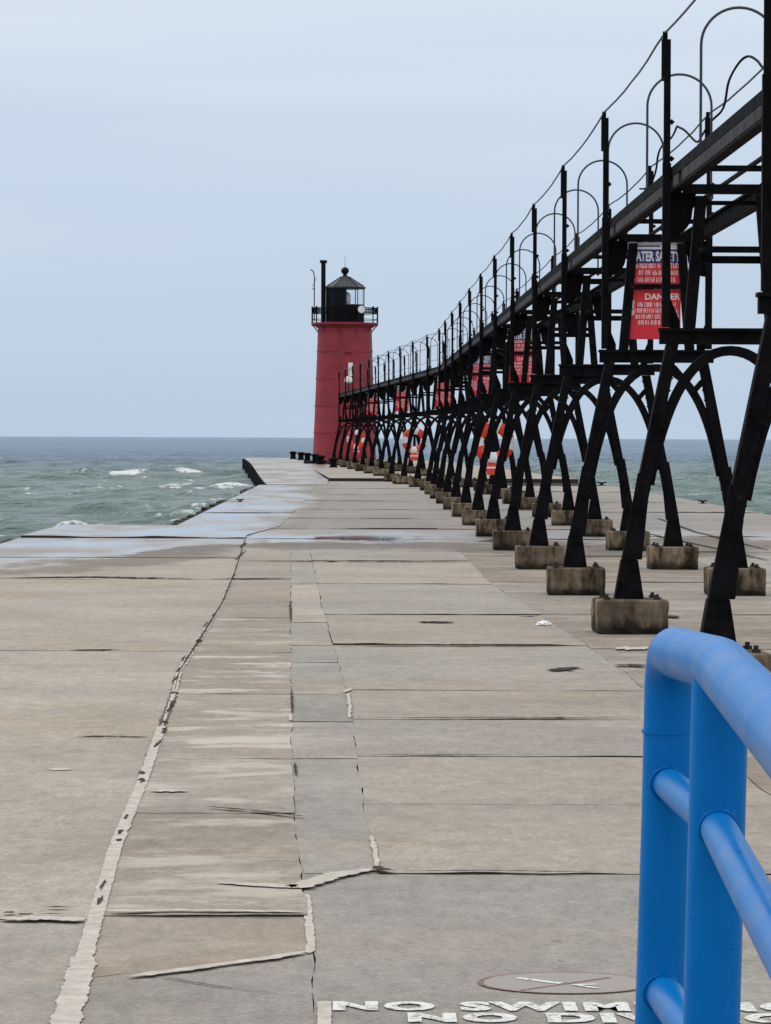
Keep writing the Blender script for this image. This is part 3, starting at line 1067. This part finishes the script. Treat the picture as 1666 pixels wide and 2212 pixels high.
# walkway: girders, fascia, planks
Y0w, Y1w = S0 + S * NS[0] - .4, 188.6
path = [Y0w, YB, Y1w]
def loc(X, Y, z):
    return (X - CX, Y - S0, z)
def sweep(mb, prof, ys):
    n = len(prof)
    vs = []
    for Y in ys:
        for x, z in prof:
            vs.append(loc(cx(Y) + x, Y, z))
    fs = []
    for i in range(len(ys) - 1):
        for k in range(n):
            k2 = (k + 1) % n
            fs.append((i * n + k, i * n + k2, (i + 1) * n + k2, (i + 1) * n + k))
    fs.append(tuple(range(n - 1, -1, -1)))
    fs.append(tuple(range((len(ys) - 1) * n, len(ys) * n)))
    mb.add(vs, fs)
for s in (-1, 1):
    m = MB()
    c0 = s * .475
    a, b, tw = .045, .022, .012
    sweep(m, [(c0 - a, ZD0), (c0 + a, ZD0), (c0 + a, ZD0 + b), (c0 + tw, ZD0 + b), (c0 + tw, ZD1 - b), (c0 + a, ZD1 - b),
              (c0 + a, ZD1), (c0 - a, ZD1), (c0 - a, ZD1 - b), (c0 - tw, ZD1 - b), (c0 - tw, ZD0 + b), (c0 - a, ZD0 + b)], path)
    m.build('girder', IRON, cat)
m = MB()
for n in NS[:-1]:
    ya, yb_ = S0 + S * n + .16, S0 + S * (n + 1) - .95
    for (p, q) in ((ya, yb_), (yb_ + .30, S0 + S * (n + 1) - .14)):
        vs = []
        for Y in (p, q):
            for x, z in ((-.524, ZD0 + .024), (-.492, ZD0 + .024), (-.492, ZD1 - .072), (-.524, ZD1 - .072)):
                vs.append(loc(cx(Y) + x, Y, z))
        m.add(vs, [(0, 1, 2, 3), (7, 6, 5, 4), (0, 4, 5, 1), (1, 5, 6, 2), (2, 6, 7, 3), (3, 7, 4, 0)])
m.build('web_fascia', FASCIA, cat)  # grey strips over the left girder web, paler than the flanges
m = MB()                       # the planks are off: only thin runners are left between the girders
for x in (-.16, .20):
    sweep(m, [(x - .016, ZD1 + .046), (x + .016, ZD1 + .046), (x + .016, ZD1 + .078), (x - .016, ZD1 + .078)], path)
m.build('runner', IRON, cat)
m = MB()
sweep(m, [(-.525, ZD1 - .066), (-.521, ZD1 - .066), (-.521, ZD1 + .02), (-.40, ZD1 + .02), (-.40, ZD1 + .026), (-.525, ZD1 + .026)], path)
m.build('edge_angle', IRON, cat)

# wires from post top to post top
def wire(off, zf, sag, r, name, jitter=.0, y_to=None):
    m = MB()
    pts = []
    for i, n in enumerate(NS[:-1]):
        ya = S0 + S * n
        for k in range(8):
            t = k / 8
            Y = ya + S * t
            pts.append(loc(cx(Y) + off + random.uniform(-1, 1) * jitter * (k % 8 != 0), Y, zf - sag * 4 * t * (1 - t) + random.uniform(-1, 1) * jitter * (k % 8 != 0)))
    pts.append(loc(cx(S0 + S * NS[-1]) + off, S0 + S * NS[-1], zf))
    m.tube(pts, r, 5)
    return m.build(name, STEEL, cat, True)
wire(-.585, PT, .055, .0105, 'hand_wire', .004)
wire(.565, PT, .05, .0105, 'hand_wire', .004)
wire(.565, PT - .55, .06, .008, 'hand_wire', .004)
# loose black cord on the far rail
m = MB()
pts = []
for i in range(260):
    t = i / 259
    Y = 22 + 24 * t
    ph = (Y - S0) / S
    z = 5.19 - .20 * math.cos(2 * math.pi * ph) + .03 * math.sin(Y * 1.9) + .012 * math.sin(Y * 4.3)
    pts.append(loc(cx(Y) + .50 + .03 * math.sin(Y * 2.3), Y, z))
m.tube(pts, .013, 6)
m.build('loose_cord', IRON, cat, True)

# inverted U hoops over the walkway
m = MB()
r = .32
pts = [(-r, 0, ZD1 + .03), (-r, 0, 4.6), (-r, 0, 5.02)]
for i in range(1, 20):
    a = math.pi - math.pi * i / 20
    pts.append((r * math.cos(a), 0, 5.02 + .315 * math.sin(a)))
pts += [(r, 0, 5.02), (r, 0, 4.6), (r, 0, ZD1 + .03)]
m.tube(pts, .0125, 7)
for s in (-1, 1):
    m.tube([(s * r, 0, ZD1 + .045), (s * r, 0, ZD1 + .14)], .026, 8)
HOOP = m.mesh('hoop', STEEL, True)
Yh = 29.3 - 5.38
while Yh < 187:
    part('hoop', HOOP, cat, (cx(Yh) - CX - .06, Yh - S0, 0), (bend if Yh > YB else 0))
    Yh += 5.38

# ------------------------------------------------------------------ concrete footing blocks
def make_block(seed, cut):
    rnd = random.Random(seed)
    import bmesh
    bm = bmesh.new()
    bmesh.ops.create_cube(bm, size=1)
    for v in bm.verts:
        v.co = Vector((v.co.x * .62, v.co.y * .60, (v.co.z + .5) * .297))
    bmesh.ops.bevel(bm, geom=list(bm.edges), offset=.012, segments=1, affect='EDGES')
    bmesh.ops.subdivide_edges(bm, edges=[e for e in bm.edges if e.calc_length() > .12], cuts=5, use_grid_fill=True)
    for v in bm.verts:
        d = mnoise.noise(v.co * 6 + Vector((seed, 0, 0))) * .012 + mnoise.noise(v.co * 19 + Vector((0, seed, 0))) * .006
        if v.co.z > .004 and v.co.z < .28:
            v.co += Vector((v.co.x, v.co.y, 0)).normalized() * d
        if v.co.z < .05 and abs(v.co.y) > .25 and mnoise.noise(Vector((v.co.x * 5, seed, 0))) > .0:
            v.co.y *= .90                                  # undercut by the waves
    me = bpy.data.meshes.new('footing')
    bm.to_mesh(me)
    bm.free()
    me.materials.append(BLOCK)
    me.materials.append(RUSTBOLT)
    return me
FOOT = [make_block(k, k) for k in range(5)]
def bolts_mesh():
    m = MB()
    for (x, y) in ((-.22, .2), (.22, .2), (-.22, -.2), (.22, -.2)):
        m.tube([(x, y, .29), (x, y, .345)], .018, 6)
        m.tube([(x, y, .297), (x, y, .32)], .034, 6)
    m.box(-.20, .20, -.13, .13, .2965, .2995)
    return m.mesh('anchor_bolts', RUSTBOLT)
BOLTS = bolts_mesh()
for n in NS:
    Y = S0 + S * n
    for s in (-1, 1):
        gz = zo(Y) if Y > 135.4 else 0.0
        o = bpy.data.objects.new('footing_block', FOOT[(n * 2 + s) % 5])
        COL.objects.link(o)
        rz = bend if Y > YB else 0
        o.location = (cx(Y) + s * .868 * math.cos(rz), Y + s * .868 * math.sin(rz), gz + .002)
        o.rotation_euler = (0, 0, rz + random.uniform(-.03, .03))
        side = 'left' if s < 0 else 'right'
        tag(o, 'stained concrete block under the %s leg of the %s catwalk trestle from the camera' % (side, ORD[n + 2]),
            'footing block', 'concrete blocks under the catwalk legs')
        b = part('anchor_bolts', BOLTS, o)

# ------------------------------------------------------------------ water safety signs on the trestles
def sign_text(mb, body, x0, x1, z0, z1, y, bold=.02):
    v, f = text_mesh(body, bold)
    mb.add([(x0 + a * (x1 - x0), y, z0 + b * (z1 - z0)) for a, b in v], f)
def make_sign():
    o = empty('warning_sign')
    m = MB()
    m.box(-.29, .29, 0, .006, 0, .545)
    m.build('red_panel', SIGNRED, o)
    m = MB()
    m.box(-.29, .29, 0, .006, .60, .828)
    m.build('red_panel', SIGNRED, o)
    m = MB()
    m.box(-.29, .29, 0, .006, .832, .975)
    bl = m.build('blue_panel', SIGNBLUE, o)
    for v, f in split_words(*text_mesh('WATER SAFETY', .035)):
        m = MB()
        m.add([(-.285 + a * .57, -.003, .848 + b * .112) for a, b in v], f)
        m.build('lettering', SIGNWHITE, bl)
    m = MB()
    m.box(-.29, .29, 0, .006, .979, 1.055)
    wp = m.build('white_panel', SIGNWHITE, o)
    m = MB()
    m.box(-.20, .06, -.004, -.002, 1.008, 1.022)
    m.build('printed_line', STEEL, wp)
    m = MB()
    rnd = random.Random(3)
    def words(z, h, x0, x1):            # worn lines of print, too small to read
        x = x0
        while x < x1 - .03:
            for q in range(rnd.randint(2, 7)):
                if x > x1 - .012: break
                w_ = rnd.choice((.007, .013, .015))
                y_ = -.004
                if w_ == .007:
                    m.box(x, x + w_, y_, -.002, z, z + h)
                else:
                    m.box(x, x + .005, y_, -.002, z, z + h)
                    if rnd.random() < .6: m.box(x + w_ - .005, x + w_, y_, -.002, z, z + h * rnd.choice((1, .5)))
                    for t in rnd.sample((0, .42, .84), 2):
                        m.box(x + .0051, x + w_ - .0051, y_, -.002, z + h * t, z + h * (t + .16))
                x += w_ + .006
            x += .012
    sign_text(m, 'DANGER', -.10, .285, .43, .50, -.003, .03)
    for z, a, b in ((.355, -.18, .28), (.29, -.27, .27), (.225, -.20, .285), (.16, -.17, .28)):
        words(z, .046, a, b)
    for z, a, b in ((.775, -.27, .27), (.70, -.17, .28), (.625, -.23, .26)):
        words(z, .05, a, b)
    m.build('lettering', SIGNPINK, o)
    m = MB()
    m.add([(-.28, -.003, .36), (-.22, -.003, .33), (-.21, -.003, .42), (-.275, -.003, .43)], [(0, 1, 2, 3)])
    m.add([(-.283, -.003, .24), (-.215, -.003, .27), (-.215, -.003, .315), (-.285, -.003, .32)], [(0, 1, 2, 3)])
    m.build('pictogram', SIGNPINK, o)
    m = MB()
    m.tube([(.16, -.004, .075), (.16, -.002, .075)], .022, 12)
    m.build('round_sticker', SIGNPINK, o)
    m = MB()
    for x in (-.24, .22):
        m.box(x - .02, x + .02, .0065, .02, -.11, 1.0)
    m.build('bracket', IRON, o)
    return o
proto = make_sign()
sn = [1, 5, 8, 12, 15, 18]
for i, n in enumerate(sn):
    o = proto if i == 0 else copy_tree(proto)
    Y = S0 + S * n - .004
    o.location = (cx(Y) - .03, Y, 2.785)
    o.rotation_euler = (0, 0, bend if Y > YB else 0)
    tag(o, ['large red, blue and white water safety sign nearest the camera, half readable behind a post',
            'second red water safety sign along the catwalk, cut by several black posts',
            'third red water safety sign along the catwalk, above the nearest life ring',
            'fourth red water safety sign along the catwalk, just past the bend',
            'fifth red water safety sign along the catwalk, second last before the lighthouse',
            'farthest red water safety sign, close in front of the lighthouse'][i], 'sign', 'water safety signs on the catwalk')

# ------------------------------------------------------------------ life rings under the catwalk
def make_ring():
    o = empty('life_ring')
    m = MB()
    Rr, rr, n = .37, .135, 48
    vs, fs = [], []
    for i in range(n):
        a = 2 * math.pi * i / n
        for k in range(12):
            b = 2 * math.pi * k / 12
            q = Rr + rr * math.cos(b)
            vs.append((q * math.cos(a), rr * .6 * math.sin(b), q * math.sin(a)))
    for i in range(n):
        for k in range(12):
            fs.append((i * 12 + k, i * 12 + (k + 1) % 12, ((i + 1) % n) * 12 + (k + 1) % 12, ((i + 1) % n) * 12 + k))
    m.add(vs, fs)
    m.m = [1 if (((i // 12) + 3) % 12) < 5 and ((i // 12) // 12) in (0, 1, 2, 3) and (((i // 12) + 3) % 12) < 5 else 0 for i in range(len(fs))]
    m.build('ring', [RINGRED, RINGWHITE], o, True)
    m = MB()
    m.prism([(-.15, -.78), (.15, -.78), (.19, -.60), (.17, -.52), (-.17, -.52), (-.19, -.60)], -.07, .09)
    m.build('rope_bag', RINGRED, o, False, .02)
    m = MB()
    m.box(-.16, .16, -.078, -.0715, -.62, -.58)
    m.build('reflective_band', RINGWHITE, o)
    m = MB()
    m.box(-.05, .05, .075, .11, -.78, .92)
    m.build('mount_post', IRON, o)
    return o
proto = make_ring()
for i, n in enumerate([7, 14, 20]):
    o = proto if i == 0 else copy_tree(proto)
    Y = S0 + S * n + .25
    o.location = (cx(Y) + .02, Y, 1.60)
    tag(o, ['red and white life ring nearest the camera, with rope bag under the catwalk',
            'middle of the three red and white life rings, just past the catwalk bend',
            'farthest red and white life ring, beside the foot of the lighthouse'][i], 'life ring', 'life rings under the catwalk')

# ------------------------------------------------------------------ lighthouse
LY = 192.0
LX = (743.5 - 767) / FPX * LY
LZ = zo(LY) + .01
lh = empty('lighthouse', (LX, LY, LZ))
tag(lh, 'red tapering iron lighthouse with black lantern room at the end of the pier', 'lighthouse')
m = MB()
m.lathe([(2.25, 0), (2.25, .10), (2.0, .16), (1.8, .16)], 32)
m.build('base', IRON, lh)
HT = 7.64
m = MB()
prof = []
rb, rtp = 1.77, 1.48
nc = 5
for k in range(nc):
    z0, z1 = .16 + (HT - .16) * k / nc, .16 + (HT - .16) * (k + 1) / nc
    r0 = rb + (rtp - rb) * ((z0) / HT) ** .8
    r1 = rb + (rtp - rb) * ((z1) / HT) ** .8
    prof += [(r0 + .024, z0), (r0 + .024, z0 + .10), (r0, z0 + .105), (r1, z1)]
m.lathe(prof, 40)
# vertical plate seams
for k in range(nc):
    z0, z1 = .16 + (HT - .16) * k / nc, .16 + (HT - .16) * (k + 1) / nc
    for j in range(3):
        a = R(262 + j * 120)
        r0 = rb + (rtp - rb) * (z0 / HT) ** .8 + .008
        r1 = rb + (rtp - rb) * (z1 / HT) ** .8 + .008
        m.tube([(r0 * math.cos(a), r0 * math.sin(a), z0 + .11), (r1 * math.cos(a), r1 * math.sin(a), z1 - .01)], .036, 6)
m.build('tower', REDTOWER, lh, True)
m = MB()                      # ventilator cover and small windows on the shaft
m.box(-.03, .42, -1.62, -1.50, 6.10, 6.18)
m.build('ledge', REDTOWER, lh)
# gallery
m = MB()
m.lathe([(1.50, HT - .16), (1.52, HT - .16), (1.82, HT + .02), (1.86, HT + .02), (1.86, HT + .12), (1.2, HT + .12)], 32)
gal = m.build('gallery_deck', [REDTOWER], lh)
for k in range(10):
    m = MB()
    a = 2 * math.pi * k / 10 + .1
    ca, sa = math.cos(a), math.sin(a)
    m.tube([(1.47 * ca, 1.47 * sa, HT - .42), (1.60 * ca, 1.60 * sa, HT - .22), (1.82 * ca, 1.82 * sa, HT + .01)], .035, 6)
    m.build('bracket', REDTOWER, gal)
m = MB()
RG = 1.80
for k in range(12):
    a = 2 * math.pi * k / 12
    p = (RG * math.cos(a), RG * math.sin(a))
    m.tube([(*p, HT + .11), (*p, HT + .94)], .05 if k % 6 == 0 else .03, 6)
    m.knob((*p, HT + .97), .07)
for z, q in ((HT + .30, .018), (HT + .66, .03), (HT + .80, .02), (HT + .92, .032)):
    m.tube([(RG * math.cos(2 * math.pi * k / 36), RG * math.sin(2 * math.pi * k / 36), z) for k in range(37)], q, 6)
for k in range(90):
    a = 2 * math.pi * k / 90
    m.tube([(RG * math.cos(a), RG * math.sin(a), HT + .66), (RG * math.cos(a), RG * math.sin(a), HT + .92)], .018, 4)
m.build('railing', IRON, gal)
# lantern room: decagon drum, part of it glazed
NL, RL = 10, 1.10
Z0, ZS, ZE = HT + .12, HT + 1.10, HT + 2.04
glazed = set()
def lv(k, r, z):
    a = R(-90 + 4) + 2 * math.pi * k / NL
    return (r * math.cos(a), r * math.sin(a), z)
m = MB()
for k in range(NL):
    z1 = ZS
    amid = (k + .5) / NL
    m.add([lv(k, RL, Z0), lv(k + 1, RL, Z0), lv(k + 1, RL, ZS), lv(k, RL, ZS), lv(k, RL - .06, Z0), lv(k + 1, RL - .06, Z0), lv(k + 1, RL - .06, ZS), lv(k, RL - .06, ZS)],
          [(0, 1, 2, 3), (7, 6, 5, 4), (3, 2, 6, 7)])
drum = m.build('lantern_drum', BLACKTOWER, lh)
m = MB()
blind = [k for k in range(NL) if k in (5, 6, 7, 8, 9)]
for k in blind:
    if k in (5, 6): continue
    m.add([lv(k, RL, ZS), lv(k + 1, RL, ZS), lv(k + 1, RL, ZE), lv(k, RL, ZE), lv(k, RL - .05, ZS), lv(k + 1, RL - .05, ZS), lv(k + 1, RL - .05, ZE), lv(k, RL - .05, ZE)],
          [(0, 1, 2, 3), (7, 6, 5, 4), (0, 3, 7, 4), (1, 5, 6, 2)])
m.build('blind_panel', BLACKTOWER, lh)
m = MB()
for k in (6, 5):
    m.add([lv(k, RL, ZS), lv(k + 1, RL, ZS), lv(k + 1, RL, ZE), lv(k, RL, ZE), lv(k, RL - .05, ZS), lv(k + 1, RL - .05, ZS), lv(k + 1, RL - .05, ZE), lv(k, RL - .05, ZE)],
          [(0, 1, 2, 3), (7, 6, 5, 4), (0, 3, 7, 4), (1, 5, 6, 2)])
m.build('blind_panel', BLACKTOWER, lh)
for k in (0, 1, 2, 3, 4):
    m = MB()
    m.add([lv(k, RL - .02, ZS), lv(k + 1, RL - .02, ZS), lv(k + 1, RL - .02, ZE), lv(k, RL - .02, ZE), lv(k, RL - .03, ZS), lv(k + 1, RL - .03, ZS), lv(k + 1, RL - .03, ZE), lv(k, RL - .03, ZE)],
          [(0, 1, 2, 3), (7, 6, 5, 4)])
    m.build('window_pane', GLASS, lh)
m = MB()
for k in range(6):
    m.tube([lv(k, RL - .01, ZS), lv(k, RL - .01, ZE)], .028, 6)
for z in (ZS + .01, ZE - .02):
    m.tube([lv(k, RL - .01, z) for k in range(6)], .03, 6)
m.build('mullion', STEEL, lh)
m = MB()
m.lathe([(RL + .07, ZE - .03), (RL + .08, ZE + .05), (RL - .03, ZE + .10), (.20, ZE + .64), (.15, ZE + .66)], 10, a0=R(-86))
for k in range(10):
    a = R(-86) + 2 * math.pi * k / 10
    m.tube([((RL - .02) * math.cos(a), (RL - .02) * math.sin(a), ZE + .10), (.21 * math.cos(a), .21 * math.sin(a), ZE + .645)], .028, 5)
roof = m.build('roof', ROOFGREY, lh)
m = MB()
m.lathe([(.16, ZE + .64), (.12, ZE + .70), (.10, ZE + .77), (.16, ZE + .82), (.215, ZE + .91), (.22, ZE + .99), (.17, ZE + 1.10), (.06, ZE + 1.16)], 16)
m.build('ventilator_ball', BLACKTOWER, roof, True)
m = MB()
m.tube([(0, 0, ZE + 1.15), (0, 0, ZE + 1.80)], [.014, .008], 5)
m.build('lightning_rod', STEEL, roof)
m = MB()
m.lathe([(.10, ZS - .1), (.30, ZS + .08), (.34, ZS + .35), (.30, ZS + .62), (.12, ZS + .74)], 16)
m.build('lens', WHITELAMP, lh, True)
m = MB()
pa = R(-90 + 50)
pc = Vector((math.cos(pa), math.sin(pa), 0))
pp = Vector((.86, -1.72, HT + .80))
pc = Vector((.25, -.97, 0))
m.tube([pp - pc * .1, pp + pc * .22], [.25, .25], 20)
m.tube([Vector((.80, -.6, HT + .80)), pp], .07, 8)
hn = m.build('fog_signal', BLACKTOWER, lh)
m = MB()
m.tube([pp + pc * .221, pp + pc * .245], [.205, .18], 20)
m.knob(pp + pc * .25, .03)
m.build('white_face', WHITELAMP, hn)
m = MB()
xs = (697 - 743.5) / FPX * LY
m.tube([(xs, -.35, HT + .10), (xs, -.35, HT + 3.45)], .125, 12)
m.tube([(xs, -.35, HT + 3.40), (xs, -.35, HT + 3.56)], .20, 12)
m.build('vent_pipe', BLACKTOWER, lh)
m = MB()
xs = (677.5 - 743.5) / FPX * LY
m.tube([(xs, -.1, HT + .2), (xs, -.1, HT + 2.7), (xs - .06, -.1, HT + 2.95), (xs - .22, -.1, HT + 3.06)], .035, 6)
m.tube([(xs - .12, -.1, HT + 2.1), (xs + .12, -.1, HT + 2.62)], .012, 4)
m.tube([(xs - .1, -.1, HT + 2.0), (xs, -.1, HT + 2.0)], .03, 4)
m.build('antenna_pole', STEEL, lh)
# little white lamp where the catwalk meets the tower
wl = empty('pier_lamp', (cx(186) - .10, 186.2, ZD1 + .05))
m = MB()
m.tube([(0, 0, 0), (0, 0, .5)], .04, 8)
m.build('stand', IRON, wl)
m = MB()
m.lathe([(.06, .50), (.20, .58), (.22, .72), (.14, .86), (.05, .88)], 14)
m.build('lamp_globe', WHITELAMP, wl, True)
m = MB()
m.box(-.02, .22, -.03, .03, .90, 1.62)
m.build('white_board', WHITELAMP, wl)
tag(wl, 'small white lamp and upright white board on the catwalk end beside the red tower', 'lamp')

# ------------------------------------------------------------------ small things on the pier
m0 = MB()
m0.lathe([(.18, 0), (.18, .05), (.14, .06), (.135, .27), (.19, .30), (.19, .38), (.08, .41)], 14)
BOL = m0.mesh('mooring_bollard', IRON, True)
bl = [(720, 166), (693, 176), (681, 184), (664, 194), (650, 203), (633, 213)]
for i, (x, Y) in enumerate(bl):
    o = bpy.data.objects.new('mooring_bollard', BOL)
    COL.objects.link(o)
    X = (x - 767) / FPX * Y
    o.location = (X, Y, max(zo(Y), zl(Y)) + .003)
    o.scale = (1.15, 1.15, 1.15)
    tag(o, 'squat black mooring bollard, %s from the camera in the row left of the lighthouse' % ORD[i], 'bollard', 'bollards on the outer pier')
def cleat(x, y, z, sc, label):
    g = G(x, y, z)
    m = MB()
    m.box(-.18, .18, -.06, .06, 0, .03)
    m.box(-.07, .07, -.05, .05, .03, .12)
    m.tube([(-.24, 0, .17), (-.1, 0, .13), (.1, 0, .13), (.24, 0, .17)], .035, 7)
    o = m.build('mooring_cleat', IRON)
    o.location = (g.x, g.y, z + .003)
    o.scale = (sc, sc, sc)
    tag(o, label, 'cleat', 'mooring cleats along the pier edges')
cleat(519, 1084, 0, .42, 'black mooring cleat on the wet left edge of the pier')
cleat(1300, 1049, 0, .75, 'black mooring cleat at the right pier edge, farther of the two')
cleat(1518, 1088, 0, .5, 'small black mooring cleat at the right pier edge, nearer of the two')
# broken slab at the step
import bmesh
bm = bmesh.new()
bmesh.ops.create_cube(bm, size=1)
for v in bm.verts:
    v.co = Vector((v.co.x * 1.0, v.co.y * .7, (v.co.z + .5) * .26))
bmesh.ops.bevel(bm, geom=list(bm.edges), offset=.03, segments=2, affect='EDGES')
bmesh.ops.subdivide_edges(bm, edges=list(bm.edges), cuts=2, use_grid_fill=True)
for v in bm.verts:
    if v.co.z > .01:
        v.co += Vector((mnoise.noise(v.co * 5), mnoise.noise(v.co * 5 + Vector((9, 0, 0))), mnoise.noise(v.co * 6 + Vector((0, 9, 0))))) * .05
me = bpy.data.meshes.new('broken_slab')
bm.to_mesh(me)
bm.free()
me.materials.append(BLOCK)
o = bpy.data.objects.new('broken_slab', me)
COL.objects.link(o)
g = G(878, 1046)
o.location = (g.x, min(g.y, 134.4), .02)
tag(o, 'rough broken concrete lump lying at the step in the deck', 'concrete lump')
# crumpled wrapper
bm = bmesh.new()
bmesh.ops.create_icosphere(bm, subdivisions=3, radius=1)
for v in bm.verts:
    d = 1 + .55 * mnoise.noise(v.co * 2.1) + .3 * mnoise.noise(v.co * 5.3)
    v.co = Vector((v.co.x * .06 * d, v.co.y * .05 * d, max(-.004, v.co.z * .028 * d + .006)))
me = bpy.data.meshes.new('paper_scrap')
bm.to_mesh(me)
bm.free()
me.materials.append(PAPER)
o = bpy.data.objects.new('paper_scrap', me)
COL.objects.link(o)
g = G(1175, 1352)
o.location = (g.x, g.y, .012)
tag(o, 'crumpled scrap of white paper lying on the concrete walk', 'paper')

# ------------------------------------------------------------------ blue railing in front
br = empty('blue_railing', (0.65, 5.5, 0))
tag(br, 'glossy blue pipe railing with rounded end, close in front at the right', 'railing')
bo = Vector((0.65, 5.5, 0))
Y1, Y2 = 6.21, 5.5
RP = .0455
T1, T2 = AT(1447, 1407, Y1), AT(1557, 1438, Y2)
zt = T1.z
hd = ray(1105, 946)
hd.z = 0
hd.normalize()
T3 = T2 - hd * 3.6
dirn = (T2 - T1).normalized()
tilt = Vector((-.022, 0, 0))
# top rail and end post are one bent pipe
rad = .085
pts = [Vector((T1.x, T1.y, 0)) + tilt * 1.2, Vector((T1.x, T1.y, zt * .5)) + tilt * .6, T1 + Vector((0, 0, -rad - .2)) + tilt * .15]
for i in range(9):
    a = math.pi / 2 * i / 8
    pts.append(T1 + Vector((0, 0, -rad)) + dirn * rad * (1 - math.cos(a)) + Vector((0, 0, rad)) * math.sin(a))
m = MB()
m.tube([p - bo for p in pts], RP, 28)
m.tube([p - bo for p in (T1 + Vector((0, 0, -rad - .055)) + tilt * .1, T1 + Vector((0, 0, -rad - .061)) + tilt * .1)], RP + .002, 28)
m.build('post', BLUE, br, True)
m = MB()
tp = [pts[-1]]
E0 = T2 - dirn * .05
E1 = T2 - hd * .06
tp.append(E0 - (E0 - pts[-1]) * .3)
for i in range(9):
    t = i / 8
    tp.append(E0 * (1 - t) ** 2 + T2 * 2 * t * (1 - t) + E1 * t * t)
tp += [T2 - hd * .8, T2 - hd * 2, T3]
m.tube([p - bo for p in tp], RP, 28)
m.build('top_rail', BLUE, br, True)
def post(P, name='post'):
    m = MB()
    m.tube([Vector((P.x, P.y, 0)) + tilt * 1.2 - bo, P - Vector((0, 0, .02)) - bo], RP, 28)
    return m.build(name, BLUE, br, True)
post(T2)
post(T2 - hd * 2.2)
def rail(z1, r):
    a = Vector((T1.x, T1.y, z1))
    b = Vector((T2.x, T2.y, z1))
    c = b - hd * 3.6
    m = MB()
    m.tube([p - bo for p in (a + tilt * (1 - z1 / zt), b + tilt * (1 - z1 / zt), b + tilt * (1 - z1 / zt) - hd * 1.0, c)], r, 24)
    m.build('mid_rail', BLUE, br, True)
rail(AT(1450, 1690, Y1).z, .029)
rail(AT(1425, 2140, Y1).z, .033)
rail(.28, .033)
def bead(c, axis, r0, r1):
    m = MB()
    axis = axis.normalized()
    u = axis.cross(Vector((.3, .1, .9))).normalized()
    w_ = axis.cross(u)
    rnd = random.Random(int(r0 * 1e5))
    m.tube([c + (u * math.cos(2 * math.pi * k / 30) + w_ * math.sin(2 * math.pi * k / 30)) * r0 - bo for k in range(31)],
           [r1 * rnd.uniform(.55, .95) for k in range(31)], 6)
    m.build('weld_bead', BLUE, br, True)
up_ = Vector((0, 0, 1))
bead(T1 - up_ * (rad + .058) + tilt * .1, up_, RP - .001, .0035)
for zz, r_ in ((AT(1450, 1690, Y1).z, .029), (AT(1425, 2140, Y1).z, .033)):
    for P in (T1, T2):
        q = Vector((P.x, P.y, zz)) + tilt * (1 - zz / zt)
        bead(q - hd * (RP - .003), hd, r_ + .002, .004)
        bead(q + hd * (RP - .003), hd, r_ + .002, .004)
m = MB()
for P in (T1, T2, T2 - hd * 2.2):
    c = Vector((P.x, P.y, 0)) + tilt * 1.2 - bo
    m.tube([c + Vector((0, 0, .003)), c + Vector((0, 0, .016))], .10, 24)
m.build('base_flange', BLUE, br)
